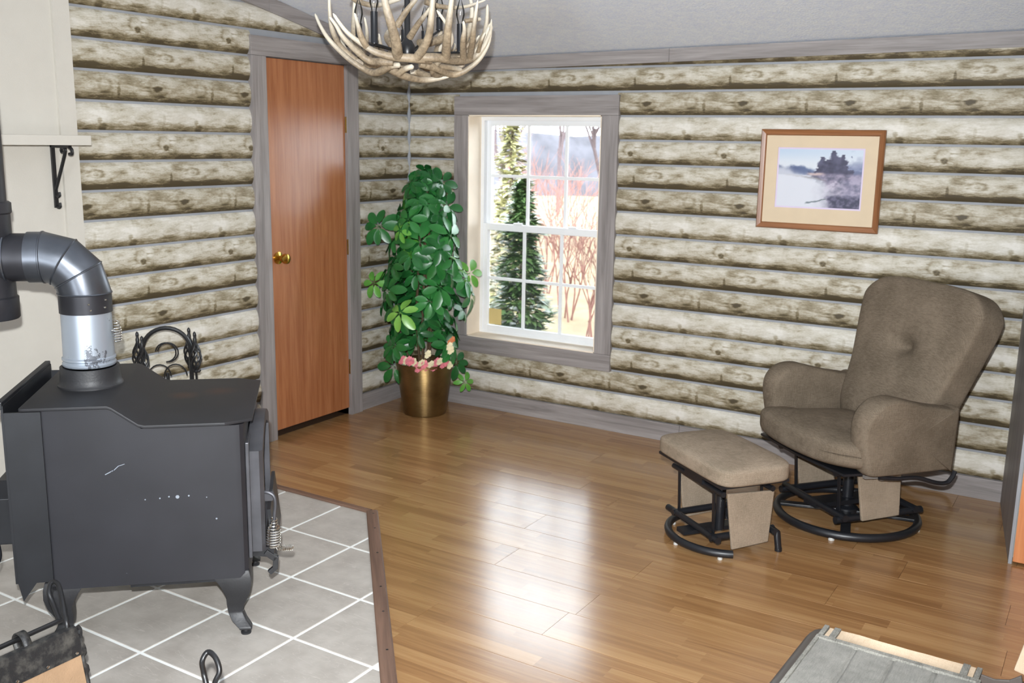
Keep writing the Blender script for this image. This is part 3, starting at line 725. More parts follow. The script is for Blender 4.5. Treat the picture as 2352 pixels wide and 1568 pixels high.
# rear heat shield with slanted side flanges
sh = MB().box(-0.397, -0.390, -0.293, 0.293, 0.235, 0.818); sh.build('rear_shield', 'stove_shield', st, smooth=False)
m = MB(); m.box(-0.390, -0.285, -0.2925, -0.2855, 0.235, 0.795); m.prism([(-0.390, 0.235), (-0.335, 0.235), (-0.378, 0.175)], -0.2925, -0.2855, 'xz'); m.build('side_flange', 'stove_shield', st, smooth=False)
m = MB(); m.box(-0.390, -0.285, 0.2855, 0.2925, 0.235, 0.795); m.build('side_flange', 'stove_shield', st, smooth=False)
m = MB(); m.box(-0.410, -0.392, -0.296, 0.296, 0.806, 0.830); m.build('shield_cap', 'stove_shield', st, smooth=False, bevel=0.003)
m = MB(); m.box(-0.52, -0.406, -0.12, 0.12, 0.30, 0.46); m.prism([(-0.12, 0.46), (0.12, 0.46), (0.05, 0.50), (-0.05, 0.50)], -0.50, -0.406, 'yz'); m.build('blower', 'stove_shield', st, smooth=False, bevel=0.004)
m = MB(); m.tube(spline([(-0.40, -0.27, 0.83), (-0.43, -0.30, 0.80), (-0.47, -0.31, 0.70), (-0.49, -0.28, 0.55), (-0.47, -0.20, 0.36), (-0.45, -0.26, 0.30), (-0.50, -0.30, 0.29), (-0.58, -0.28, 0.32)], 6), 0.0045, 6); m.build('power_cord', 'black_paint', st)
# bottom lip and ash shelf under the body
m = MB(); m.box(-0.06, 0.29, -0.262, 0.262, 0.185, 0.203); m.build('bottom_plate', 'stove_shield', st, smooth=False)
# legs
def leg(sx, sy):
    sec = [(0.226, 0.000, 0.062), (0.200, 0.010, 0.058), (0.170, 0.020, 0.048), (0.135, 0.022, 0.037), (0.100, 0.014, 0.029), (0.070, 0.012, 0.024), (0.045, 0.024, 0.024), (0.026, 0.044, 0.022), (0.018, 0.046, 0.020)]
    vs = []; fs = []
    for (z, o_, h) in sec:
        cx, cy = sx*(0.255+o_), sy*(0.232+o_)
        for (i, j) in ((-1, -1), (1, -1), (1, 1), (-1, 1)): vs.append((cx+i*h, cy+j*h*0.75, z))
    for i in range(len(sec)-1):
        for k in range(4): fs.append((i*4+k, i*4+(k+1) % 4, (i+1)*4+(k+1) % 4, (i+1)*4+k))
    fs += [(0, 1, 2, 3), tuple((len(sec)-1)*4+k for k in range(4))]
    lg = MB().add(vs, fs).build('leg', 'cast_iron', st, smooth=True, angle=50, bevel=0.004)
    MB().lathe([(0.0165, 0.0), (0.0175, 0.006), (0.009, 0.009), (0.009, 0.020)], 14, (sx*0.300, sy*0.276, 0)).build('leveling_foot', 'cast_iron', lg)
for sx in (1, -1):
    for sy in (1, -1): leg(sx, sy)
# door: arched cast frame with glass
def arch(hw, z0, z1, rise, n=14):
    pts = [(-hw, z0), (hw, z0), (hw, z1)]
    for i in range(1, n): a = i/n; pts.append((hw-2*hw*a, z1+rise*math.sin(PI*a)))
    pts.append((-hw, z1)); return pts
dr = MB()
oa, ia = arch(0.245, 0.275, 0.625, 0.065), arch(0.195, 0.325, 0.595, 0.055); n = len(oa)
x0, x1 = 0.325, 0.372
vs = [(x0, *p) for p in oa]+[(x1-0.012, *p) for p in oa]+[(x1, p[0]*0.95, p[1]) for p in oa]+[(x1, *p) for p in ia]+[(x0+0.01, *p) for p in ia]
fs = []
for r in range(4):
    for k in range(n): fs.append((r*n+k, r*n+(k+1) % n, (r+1)*n+(k+1) % n, (r+1)*n+k))
for k in range(n): fs.append((4*n+k, 4*n+(k+1) % n, (k+1) % n, k))
dr.add(vs, fs); dr = dr.build('door', 'door_iron', st, smooth=True, angle=30)
MB().prism(arch(0.2, 0.32, 0.60, 0.055), 0.344, 0.350, 'yz').build('door_glass', 'stove_glass', dr, smooth=False)
m = MB(); m.box(0.318, 0.330, -0.262, 0.262, 0.26, 0.66); m.build('door_seat', 'door_iron', st, smooth=False, bevel=0.003)
m = MB(); m.prism([(0.372, 0.465), (0.398, 0.475), (0.404, 0.46), (0.398, 0.44), (0.372, 0.44)], -0.215, -0.195, 'xz'); m.build('handle_bracket', 'door_iron', dr, smooth=False)
m = MB(); m.tube(spline([(0.366, -0.218, 0.472), (0.384, -0.224, 0.474), (0.402, -0.228, 0.462), (0.407, -0.230, 0.435), (0.402, -0.230, 0.385), (0.394, -0.230, 0.285)], 5), 0.006, 8); hd = m.build('handle', 'door_iron', dr)
def coil(p0, ax, L, turns, r0, r1, wire, name, parent):
    p0, ax = Vector(p0), Vector(ax).normalized(); a = ax.orthogonal().normalized(); b = ax.cross(a); pts = []
    N = int(turns*12)
    for i in range(N+1):
        q = i/N; r = r0 if q < 0.18 else lerp(r0, r1, min(1, (q-0.18)*4)) if q < 0.9 else lerp(r1, r1*0.8, (q-0.9)*10)
        pts.append(p0+ax*L*q+(a*math.cos(2*PI*turns*q)+b*math.sin(2*PI*turns*q))*r)
    MB().tube(pts, wire, 6).build(name, 'chrome', parent)
coil((0.402, -0.230, 0.385), (-0.07, 0, -1), 0.10, 11, 0.009, 0.022, 0.0028, 'spring_grip', hd)
m = MB(); m.bar((0.318, -0.21, 0.268), (0.40, -0.225, 0.265), 0.022, 0.035); m.build('latch_arm', 'cast_iron', st, smooth=False)
m = MB(); m.bar((0.370, -0.232, 0.268), (0.404, -0.232, 0.240), 0.02, 0.020); m.bar((0.404, -0.232, 0.250), (0.400, -0.232, 0.205), 0.02, 0.018); m.bar((0.404, -0.232, 0.212), (0.380, -0.232, 0.192), 0.018, 0.016); m.build('damper_bracket', 'cast_iron', st, smooth=False, bevel=0.002)
coil((0.405, -0.225, 0.274), (1, -0.1, 0.0), 0.055, 9, 0.006, 0.010, 0.002, 'spring_grip', st)
m = MB(); m.obox((0.392, 0.0, 0.315), (1, 0, 0.10), (0, 1, 0), (-0.10, 0, 1), 0.006, 0.20, 0.09); m.build('ash_guard', 'stove_shield', st, smooth=False)
# flue collar belongs to the stove
PX, PY = -0.195, 0.0
MB().lathe([(0.104, 0.808), (0.104, 0.815), (0.098, 0.822), (0.096, 0.840), (0.094, 0.874), (0.084, 0.874), (0.084, 0.81)], 40, (PX, PY, 0)).build('flue_collar', 'cast_iron', st)

# ------------------------------------------------------------------ stove pipe
pb = Vector((1.13, -2.896, 0.012))+Matrix.Rotation(SA, 3, 'Z') @ Vector((PX, PY, 0.878))
sp = thing('stove_pipe', 'grey steel stove pipe with segmented elbow and tee above the stove', 'stove pipe', pb, SA)
R = 0.081
MB().lathe([(R+0.001, 0.0), (R+0.004, 0.004), (R+0.004, 0.010), (R, 0.014), (R, 0.018), (R+0.004, 0.022), (R+0.004, 0.028), (R, 0.032), (R-0.002, 0.185)], 40).build('galvanised_section', 'galvanised', sp)
# segmented elbow: gores turning from up to back (-x)
z0 = 0.185; cr = 0.118
def ring(cx, cz, ang, r, seg=40):
    ax = Vector((-math.sin(ang), 0, math.cos(ang)))   # pipe direction
    rad = Vector((-math.cos(ang), 0, -math.sin(ang)))
    return [Vector((cx, 0, cz))+(rad*math.cos(2*PI*k/seg)+Vector((0, 1, 0))*math.sin(2*PI*k/seg))*r for k in range(seg)]
cc = Vector((-cr, 0, z0+0.058))
def gore(rings, name, mat='steel_pipe'):
    vs = []; fs = []; seg = 40
    for q in rings: vs += q
    for i in range(len(rings)-1):
        for k in range(seg): fs.append((i*seg+k, i*seg+(k+1) % seg, (i+1)*seg+(k+1) % seg, (i+1)*seg+k))
    return MB().add(vs, fs).build(name, mat, sp, angle=50)
angs = [0, PI/6, PI/3, PI/2]
Rg = R+0.002
def gring(a, r=Rg, off=0.0):
    # mitre plane at angle a through the elbow centre
    e = Vector((math.cos(a), 0, math.sin(a))); c_ = cc+e*cr
    return [c_+Vector((-math.sin(a), 0, math.cos(a)))*off+(e*math.cos(2*PI*k/40)*1.0+Vector((0, 1, 0))*math.sin(2*PI*k/40))*r for k in range(40)]
gore([[Vector((math.cos(2*PI*k/40)*Rg, math.sin(2*PI*k/40)*Rg, z0-0.006)) for k in range(40)], gring(0.0)], 'elbow_gore', 'dark_pipe')
for i in range(3):
    a0, a1 = angs[i], angs[i+1]
    am = (a0+a1)/2
    mids = []
    gore([gring(a0), gring(a0+0.03, Rg), gring(a1-0.03, Rg), gring(a1)], 'elbow_gore')
    q = gring(a0); MB().tube(q, 0.0035, 6, closed=True).build('elbow_seam', 'steel_pipe', sp)
q = gring(angs[3]); MB().tube(q, 0.0035, 6, closed=True).build('elbow_seam', 'steel_pipe', sp)
ez = cc.z+cr; ex = cc.x
def hpipe(xa, xb, r, name, mat):
    MB().lathe([(r, xa), (r, xb)], 40, (0, 0, ez), 'x').build(name, mat, sp)
hpipe(ex, ex-0.045, R+0.002, 'connector', 'steel_pipe')
hpipe(ex-0.040, ex-0.112, R-0.003, 'connector', 'dark_pipe')
MB().tube([(ex-0.110, (R+0.001)*math.cos(2*PI*k/40), ez+(R+0.001)*math.sin(2*PI*k/40)) for k in range(40)], 0.004, 6, closed=True).build('elbow_seam', 'steel_pipe', sp)
hpipe(ex-0.108, ex-0.17, R+0.003, 'tee_branch', 'dark_pipe')
TX = ex-0.178
MB().lathe([(R+0.006, ez-0.20), (R+0.010, ez-0.195), (R+0.010, ez-0.13), (R+0.004, ez-0.125), (R+0.004, ez+0.14), (R+0.009, ez+0.145), (R+0.009, ez+0.175), (R+0.002, ez+0.18)], 40, (TX, 0, 0)).build('tee', 'dark_pipe', sp)
MB().lathe([(R-0.004, ez+0.17), (R-0.004, 2.74-pb.z)], 40, (TX, 0, 0)).build('riser', 'dark_pipe', sp)
for (a, zz) in ((-1.25, 0.215), (-1.2, 0.195), (-0.55, 0.225), (-0.6, 0.20)):
    MB().lathe([(0.0001, -0.0035), (0.0035, -0.002), (0.0035, 0.002), (0.0001, 0.0035)], 8, ((R+0.003)*math.cos(a), (R+0.003)*math.sin(a), zz)).build('screw', 'chrome', sp)
dk = MB().tube([(R-0.002, -0.015, 0.115), (R+0.012, -0.015, 0.115)], 0.005, 8).build('damper_rod', 'chrome', sp)
coil((R+0.016, -0.015, 0.150), (0, 0, -1), 0.07, 8, 0.008, 0.012, 0.0028, 'damper_grip', sp)

# ------------------------------------------------------------------ mantel shelf and scroll bracket
ms = thing('mantel_shelf', 'cream wall shelf on a black scroll bracket beside the stove pipe', 'shelf', (0.026, -2.385, 1.60))
MB().box(0, 0.150, -1.6, 0, 0.0, 0.040).build('shelf_board', 'cream_paint', ms, smooth=False, bevel=0.002)
def scroll(y):
    b = MB()
    b.bar((0.006, y, -0.002), (0.006, y, -0.262), 0.016, 0.010, (1, 0, 0))
    b.bar((0.0, y, -0.006), (0.125, y, -0.006), 0.016, 0.010)
    b.tube(spline([(0.010, y, -0.185), (0.050, y, -0.110), (0.088, y, -0.035), (0.092, y, -0.016), (0.078, y, -0.010), (0.066, y, -0.020), (0.072, y, -0.032)], 6), 0.007, 8)
    b.tube(spline([(0.118, y, -0.008), (0.136, y, -0.018), (0.134, y, -0.036), (0.118, y, -0.036)], 6), 0.007, 8)
    b.tube(spline([(0.006, y, -0.205), (0.018, y, -0.216), (0.032, y, -0.210), (0.030, y, -0.196)], 6), 0.006, 8)
    b.tube(spline([(0.006, y, -0.255), (0.020, y, -0.262), (0.032, y, -0.255), (0.030, y, -0.240)], 6), 0.006, 8)
    b.build('scroll_bracket', 'black_iron', ms)
scroll(-0.085); scroll(-1.3)

# ------------------------------------------------------------------ fireplace tools behind the stove
FTX, FTY = 0.21, -2.09
ft = thing('fireplace_tool_stand', 'black wrought iron tool stand with arched top behind the stove', 'tool stand', (FTX, FTY, 0.012), math.radians(45))
MB().lathe([(0.095, 0.0), (0.095, 0.01), (0.075, 0.018), (0.02, 0.03), (0.001, 0.03)], 28).build('base', 'black_iron', ft)
MB().tube([(0, 0, 0.02), (0, 0, 0.56)], 0.008, 10).build('pole', 'black_iron', ft)
m = MB(); A = [(-0.105*math.cos(PI*i/16)*1.0, 0, 0.665+0.105*math.sin(PI*i/16)) for i in range(17)]
m.tube([(-0.105, 0, 0.50)]+A+[(0.105, 0, 0.50)], 0.010, 8); m.bar((-0.108, 0, 0.50), (0.108, 0, 0.50), 0.02, 0.012)
m.build('arch', 'black_iron', ft)
m = MB()
for sx in (-1, 1):
    m.tube([(sx*0.005+0.045*math.sin(a*0.35), 0.006, 0.655+0.045*-math.cos(a*0.35)) for a in range(0, 14)], 0.0035, 6)
    m.tube([(sx*0.035+0.05*math.cos(a*0.3), -0.004, 0.545+0.055*math.sin(a*0.3)) for a in range(0, 12)], 0.0035, 6)
m.build('scrollwork', 'black_iron', ft)
RT = Matrix.Rotation(math.radians(45), 3, 'Z')
TLAB = ['black fireplace brush hanging at the far left of the arched stand', 'black fireplace shovel hanging second from left on the stand', 'black fireplace tongs hanging third from left on the stand', 'black fireplace poker hanging at the far right of the stand']
for i, (lx, ly, dz) in enumerate(((-0.128, 0.030, 0.0), (-0.100, -0.038, -0.008), (0.098, 0.036, 0.012), (0.128, -0.028, 0.004))):
    w = RT @ Vector((lx, ly, 0))
    tl_ = thing('fireplace_tool', TLAB[i], 'fireplace tool', (FTX+w.x, FTY+w.y, 0.0), random.random()*3, 'tools on the fireplace stand')
    tl_.location.z = 0.012
    MB().tube([(0, 0, 0.16), (0, 0, 0.585+dz)], 0.0055, 8).build('rod', 'black_iron', tl_)
    h = MB()
    for q in range(6):   # twisted basket handle
        h.tube([((0.004+0.021*math.sin(PI*s_/14))*math.cos(2*PI*q/6+s_*0.22), (0.004+0.021*math.sin(PI*s_/14))*math.sin(2*PI*q/6+s_*0.22), 0.565+dz+0.135*s_/14) for s_ in range(15)], 0.0045, 6)
    h.lathe([(0.008, 0.695+dz), (0.009, 0.715+dz), (0.006, 0.725+dz), (0.008, 0.735+dz), (0.007, 0.745+dz), (0.001, 0.752+dz)], 12)
    h.lathe([(0.012, 0.560+dz), (0.014, 0.566+dz), (0.010, 0.572+dz)], 12)
    h.tube([(0.0, 0, 0.560+dz), (0.022, 0.0, 0.558+dz), (0.028, 0, 0.566+dz)], 0.003, 6)
    h.build('handle', 'black_iron', tl_)
    e = MB()
    if i == 0: e.lathe([(0.012, 0.17), (0.03, 0.15), (0.035, 0.06), (0.02, 0.055)], 14); e.build('brush', 'stem_brown', tl_)
    elif i == 1: e.prism([(-0.05, 0.05), (0.05, 0.05), (0.055, 0.15), (0.02, 0.18), (-0.02, 0.18), (-0.055, 0.15)], -0.004, 0.004, 'xz'); e.build('blade', 'black_iron', tl_)
    elif i == 2: e.tube([(0, 0, 0.2), (0.025, 0, 0.14), (0.012, 0, 0.06)], 0.005, 6); e.tube([(0, 0, 0.2), (-0.025, 0, 0.14), (-0.012, 0, 0.06)], 0.005, 6); e.build('tongs', 'black_iron', tl_)
    else: e.tube([(0, 0, 0.18), (0, 0, 0.06)], [0.0055, 0.002], 6); e.tube([(0, 0, 0.10), (0.02, 0, 0.10), (0.028, 0, 0.115)], 0.004, 6); e.build('hook', 'black_iron', tl_)

# ------------------------------------------------------------------ potted plant in the corner
pp = thing('potted_plant', 'tall bushy umbrella plant in a ribbed brass pot in the corner', 'plant', (0.350, -0.305, 0.0))
MB().lathe([(0.001, 0.001), (0.128, 0.001), (0.132, 0.006), (0.172, 0.300), (0.178, 0.318), (0.176, 0.324), (0.166, 0.322), (0.160, 0.28), (0.001, 0.28)], 48).build('pot', 'brass_pot', pp)
MB().lathe([(0.158, 0.279), (0.10, 0.288), (0.001, 0.292)], 24).build('soil', 'soil', pp)
m = MB()
for q in range(4):
    a = q*1.7; m.tube(spline([(0.03*math.cos(a), 0.03*math.sin(a), 0.285), (0.05*math.cos(a), 0.05*math.sin(a), 0.6), (0.03*math.cos(a+.5), 0.03*math.sin(a+.5), 1.0), (0.02*math.cos(a), 0.02*math.sin(a), 1.38-0.1*q)], 5), 0.008, 6)
m.build('stem', 'stem_brown', pp)
def compound_leaf(seed, n, L):
    rg = random.Random(seed); b = MB()
    for i in range(n):
        a = (i/(n))*2*PI+rg.uniform(-.12, .12); l = L*rg.uniform(0.85, 1.12); droop = rg.uniform(0.25, 0.6)
        d = Vector((math.cos(a), math.sin(a), 0)); sdv = Vector((-d.y, d.x, 0)); vs = []; fs = []
        sts = [(0.0, 0.004), (0.15, 0.006), (0.35, 0.17), (0.6, 0.235), (0.82, 0.20), (0.95, 0.11), (1.0, 0.02)]
        for (q, w) in sts:
            c_ = d*l*q+Vector((0, 0, -droop*l*q*q+0.05*l*q)); w_ = w*l
            vs += [c_-sdv*w_+Vector((0, 0, 0.10*w_)), c_+Vector((0, 0, -0.22*w_)), c_+sdv*w_+Vector((0, 0, 0.10*w_))]
        for k in range(len(sts)-1):
            fs += [(k*3, k*3+1, k*3+4, k*3+3), (k*3+1, k*3+2, k*3+5, k*3+4)]
        b.add(vs, fs)
    b.tube([(0, 0, 0.0), (-0.0, 0, -0.03)], 0.002, 5)
    return b
leaf_meshes = [compound_leaf(s_, 6+s_ % 3, 0.108).mesh('leaf', 'leaf_green', angle=80) for s_ in range(5)]
leaf_lite = [compound_leaf(9+s_, 6, 0.10).mesh('leaf', 'leaf_light', angle=80) for s_ in range(2)]
rg = random.Random(11)
def prof_r(z):   # foliage radius with height
    pts = [(0.28, 0.17), (0.42, 0.20), (0.60, 0.235), (0.80, 0.27), (0.95, 0.245), (1.12, 0.20), (1.30, 0.15), (1.43, 0.07), (1.5, 0.02)]
    for (a, b), (c_, d_) in zip(pts, pts[1:]):
        if z <= c_: return lerp(b, d_, max(0, (z-a)/(c_-a)))
    return 0.03
view = Vector((0.60, -0.80))
NL = 104
for i in range(NL):
    z = lerp(0.42, 1.45, (i+0.5)/NL)+rg.uniform(-.02, .02); a = i*2.39996+rg.uniform(-.35, .35); r = prof_r(z)*rg.uniform(0.55, 1.08)*(1+0.14*math.sin(a*2+z*9))
    x, y = r*math.cos(a), r*math.sin(a)
    if 0.350+x < 0.10: x = -0.25
    if -0.305+y > -0.09: y = 0.205
    mesh = leaf_lite[i % 2] if rg.random() < 0.09 else leaf_meshes[i % 5]
    o_ = place('leaf', mesh, pp, (x, y, z))
    out = Vector((math.cos(a), math.sin(a), rg.uniform(0.15, 0.9))).normalized()
    q = out.to_track_quat('Z', 'Y') @ Matrix.Rotation(rg.uniform(0, 6.28), 3, 'Z').to_quaternion()
    o_.rotation_euler = q.to_euler(); s_ = rg.uniform(0.85, 1.15)*(0.8 if z > 1.3 else 1); o_.scale = (s_, s_, s_)
# stray leaves at the rim and on the sides
def stray(x, y, z, out, mesh, s_=0.9):
    o_ = place('leaf', mesh, pp, (x, y, z)); o_.rotation_euler = Vector(out).to_track_quat('Z', 'Y').to_euler(); o_.scale = (s_,)*3
R2h = Vector((0.851, 0.525)) # image right on the floor
for (h, d, z, mi, s_, lite) in ((-0.185, 0.06, 0.30, 0, 1.0, 0), (0.245, 0.02, 0.20, 1, 0.7, 1), (-0.30, 0.02, 0.80, 0, 1.0, 1), (-0.27, 0.03, 1.14, 2, 1.1, 0), (0.27, 0.03, 0.87, 3, 1.0, 1), (0.19, 0.06, 0.33, 4, 0.9, 0), (-0.17, 0.05, 0.42, 2, .9, 0), (0.13, 0.03, 1.26, 3, 1.0, 0), (0.10, 0.05, 1.40, 1, .9, 0)):
    x, y = R2h.x*h+view.x*d, R2h.y*h+view.y*d
    stray(x, y, z, (view.x+R2h.x*h*1.5, view.y+R2h.y*h*1.5, 0.35), (leaf_lite if lite else leaf_meshes)[mi % (2 if lite else 5)], s_)
def flower(mat, r, seed):
    rg2 = random.Random(seed); b = MB()
    for k in range(9):
        a = k*2*PI/9*2.1; l = r*(1.0 if k % 2 else 0.7); d = Vector((math.cos(a), math.sin(a), 0)); sv = Vector((-d.y, d.x, 0)); up = 0.5 if k % 2 else 1.0
        vs = [Vector((0, 0, 0)), d*l*0.55-sv*l*0.38+Vector((0, 0, l*0.35*up)), d*l+Vector((0, 0, l*0.3*up)), d*l*0.55+sv*l*0.38+Vector((0, 0, l*0.35*up))]
        b.add(vs, [(0, 1, 2, 3)])
    return b.mesh('flower', mat, angle=80)
fm = [flower('petal_pink', 0.034, 1), flower('petal_cream', 0.030, 2), flower('petal_orange', 0.024, 3)]
for i in range(17):
    h = lerp(-0.135, 0.15, i/16)+rg.uniform(-.01, .01); d = 0.178-abs(h)*0.42+rg.uniform(-.02, .012); z = 0.325+rg.uniform(-0.015, 0.030)
    x, y = R2h.x*h+view.x*d, R2h.y*h+view.y*d
    o_ = place('flower', fm[1] if i % 3 == 1 else fm[0], pp, (x, y, z)); o_.rotation_euler = Vector((view.x+rg.uniform(-.4, .4), view.y, 0.9)).to_track_quat('Z', 'Y').to_euler()
for (h, d, z, k) in ((0.150, 0.17, 0.475, 2), (0.165, 0.16, 0.488, 2), (0.148, 0.185, 0.452, 1), (0.155, 0.185, 0.430, 1), (0.02, 0.17, 0.40, 1)):
    o_ = place('flower', fm[k], pp, (R2h.x*h+view.x*d, R2h.y*h+view.y*d, z)); o_.rotation_euler = Vector((view.x, view.y, 0.5)).to_track_quat('Z', 'Y').to_euler()

# ------------------------------------------------------------------ framed picture
PXC, PZC, PWD, PHT = 2.570, 1.480, 0.602, 0.492
pic = thing('framed_picture', 'wood framed print of a snowy lakeshore with dark pines hanging on the log wall', 'picture', (PXC, -0.022, PZC))
fw = 0.030
def mould(name, a, b, ax):
    b_ = MB()
    # mitred bar with a raised outer bead: profile across the width (inner -> outer), depth
    prof = [(0, 0.0), (fw, 0.0), (fw, 0.016), (fw-0.006, 0.024), (fw-0.016, 0.020), (0.006, 0.018), (0, 0.010)]
    return prof
prof = mould('f', 0, 0, 0)
HW, HH = PWD/2-fw, PHT/2-fw
def side(p0, p1, outw, mat):
    vs = []; n = len(prof)
    for end, p in ((0, p0), (1, p1)):
        for (w, d) in prof:
            tan = Vector(p1)-Vector(p0); tan.normalize()
            mit = (w if end else -w)
            q = Vector(p)+Vector(outw)*w+tan*mit; vs.append((q.x, -d, q.z))
    fs = [(k, (k+1) % n, n+(k+1) % n, n+k) for k in range(n)]+[tuple(range(n))[::-1], tuple(range(n, 2*n))]
    MB().add(vs, fs).build('frame_side', mat, pic, smooth=False)
side((-HW, 0, HH), (HW, 0, HH), (0, 0, 1), 'frame_wood_x'); side((HW, 0, -HH), (-HW, 0, -HH), (0, 0, -1), 'frame_wood_x')
side((HW, 0, HH), (HW, 0, -HH), (1, 0, 0), 'frame_wood_z'); side((-HW, 0, -HH), (-HW, 0, HH), (-1, 0, 0), 'frame_wood_z')
MB().box(-HW-0.004, HW+0.004, -0.008, -0.003, -HH-0.004, HH+0.004).build('backing', 'mat_inner', pic, smooth=False)
AX, AZ0, AZ1 = 0.212, -0.140, 0.158
m = MB()
for bx in ((-HW-0.002, -AX, -HH, HH), (AX, HW+0.002, -HH, HH), (-AX, AX, AZ1, HH), (-AX, AX, -HH, AZ0)): m.box(bx[0], bx[1], -0.0115, -0.0082, bx[2], bx[3])
m.build('mat', 'mat_board', pic, smooth=False)
# the print: a winter lakeshore, painted as vertex colours on a fine grid
NX, NZ = 132, 92
def fb(x, y, s_, o_=3): return mnoise.fractal(Vector((x*s_, y*s_, 3.7)), 1.0, 2.0, o_)
def mixc(a, b, q): q = max(0, min(1, q)); return tuple(lerp(i, j, q) for i, j in zip(a, b))
def sm(a, b, x): q = max(0, min(1, (x-a)/(b-a))); return q*q*(3-2*q)
def paint(u, v):   # u 0..1 left-right, v 0..1 bottom-top
    n = fb(u, v, 9); n2 = fb(u+5, v, 22)
    c = mixc((226, 232, 240), (190, 212, 236), sm(0.72, 1.0, v)*0.8*(1-u*0.5))
    # far hills
    hill = 0.70+0.05*n-0.10*u
    c = mixc(c, mixc((74, 84, 124), (120, 140, 176), u*1.6), sm(hill+0.04, hill-0.02, v)*sm(0.56, 0.38, u)*sm(0.535, 0.565, v))
    # snow and ice
    if v < 0.56: c = mixc(c, (224, 226, 238), sm(0.56, 0.54, v)*(1-sm(0.42, 0.60, u+0.05*n)))
    # pale blue trees on the far right
    c = mixc(c, (122, 132, 168), sm(0.92+0.2*n, 0.66, v)*sm(0.72, 0.84, u)*0.85)
    c = mixc(c, (96, 104, 140), sm(0.70+0.1*n2, 0.60, v)*sm(0.34, 0.52, u)*sm(0.44, 0.50, v)*0.75)
    # dark pines
    def pine(cx, w, top, base, q):
        h = (top-v)/(top-base)
        if 0 < h < 1.1:
            half = w*(0.25+0.85*min(1, h*1.5))*(1+0.6*n2)
            return sm(half*1.15, half*0.55, abs(u-cx))*q*sm(1.1, 0.9, h)
        return 0
    for (cx, w, top) in ((0.53, 0.085, 0.88), (0.66, 0.085, 0.985), (0.77, 0.085, 0.92), (0.60, 0.15, 0.83), (0.71, 0.17, 0.88), (0.67, 0.25, 0.74)):
        c = mixc(c, mixc((52, 50, 76), (84, 84, 112), 0.5+n), pine(cx, w, top, 0.50, 0.95))
    c = mixc(c, (66, 70, 94), sm(1.15, 0.6, math.hypot((u-0.60)/0.15, (v-0.475)/0.085)+0.8*n2)*0.85)
    # shore
    shore = sm(0.40, 0.52, u+0.08*n)*sm(0.62, 0.55, v)
    c = mixc(c, mixc((112, 108, 132), (190, 178, 200), 0.55+0.8*n+0.5*n2), shore*0.8)
    c = mixc(c, (214, 190, 186), sm(0.04, 0.0, abs(v-0.575-0.02*n))*sm(0.32, 0.40, u)*sm(0.60, 0.5, u))
    line = 0.545-0.25*(u-0.1)**1.5
    c = mixc(c, (96, 88, 88), sm(0.022, 0.008, abs(v-line+0.02*n))*sm(0.06, 0.14, u)*sm(0.62, 0.5, u)*0.8)
    lake = sm(0.58, 0.40, v+0.5*(u-0.45)+0.04*n)*(1-sm(0.50, 0.72, u))
    c = mixc(c, (226, 229, 238), lake*0.85)
    # dark rocks lower right
    c = mixc(c, mixc((60, 60, 86), (112, 108, 136), 0.5+n2), sm(0.24+0.05*n, 0.16, v)*sm(0.58, 0.68, u+0.1*n))
    c = mixc(c, (90, 104, 110), sm(0.02, 0.006, abs(v-(0.06+0.38*(u-0.36))+0.02*n))*sm(0.34, 0.38, u)*sm(0.62, 0.58, u)*0.8)
    return c
vs = []; fs = []; cols = []
for j in range(NZ+1):
    for i in range(NX+1):
        u, v = i/NX, j/NZ; vs.append((lerp(-AX+0.008, AX-0.008, u), -0.0086, lerp(AZ0+0.008, AZ1-0.008, v))); cols.append(tuple(q*0.78 for q in srgb(*paint(u, v))))
for j in range(NZ):
    for i in range(NX): a = j*(NX+1)+i; fs.append((a, a+1, a+NX+2, a+NX+1))
t = NT('print_paint'); at = t.n.new('ShaderNodeVertexColor'); at.layer_name = 'paint'; t.set(at.outputs[0], 0.5)
m = MB().add(vs, fs); me = m.mesh('print', 'print_paint', smooth=False)
ca = me.color_attributes.new('paint', 'FLOAT_COLOR', 'POINT')
for i, c_ in enumerate(cols): ca.data[i].color = (*c_, 1)
place('print', me, pic)

# ------------------------------------------------------------------ glider chair
gc = thing('glider_chair', 'brown tweed glider armchair on a black ring base by the log wall', 'armchair', (2.965, -0.63, 0.0), math.radians(231))
bs = MB(); RR = 0.302
bs.tube([(RR*math.cos(2*PI*k/56), RR*math.sin(2*PI*k/56), 0.026) for k in range(56)], 0.0185, 10, closed=True)
ringb = bs.build('ring_base', 'black_paint', gc)
for k in range(4):
    a = PI/4+k*PI/2+0.12
    MB().bar((0.03*math.cos(a), 0.03*math.sin(a), 0.040), (0.295*math.cos(a), 0.295*math.sin(a), 0.032), 0.042, 0.012).build('spoke', 'black_paint', gc, smooth=False, bevel=0.002)
    b2 = a-0.18
    MB().lathe([(0.013, 0.0), (0.014, 0.005), (0.011, 0.013)], 14, (RR*math.cos(b2), RR*math.sin(b2), 0)).build('foot_pad', 'white_plastic', gc)
MB().lathe([(0.05, 0.034), (0.05, 0.055), (0.030, 0.065), (0.030, 0.100), (0.024, 0.105), (0.024, 0.335)], 20).build('post', 'black_paint', gc)
# stationary lower frame
lf = MB()
for sy in (-1, 1): lf.tube([(0.215, sy*0.200, 0.088), (-0.235, sy*0.200, 0.088)], 0.0165, 10)
for sx in (0.185, -0.185): lf.tube([(sx, -0.215, 0.102), (sx, 0.230, 0.102)], 0.0155, 10)
lf.obox((0, 0, 0.092), (1, 0, 0), (0, 1, 0), (0, 0, 1), 0.20, 0.045, 0.010)
lf.build('lower_frame', 'black_paint', gc)
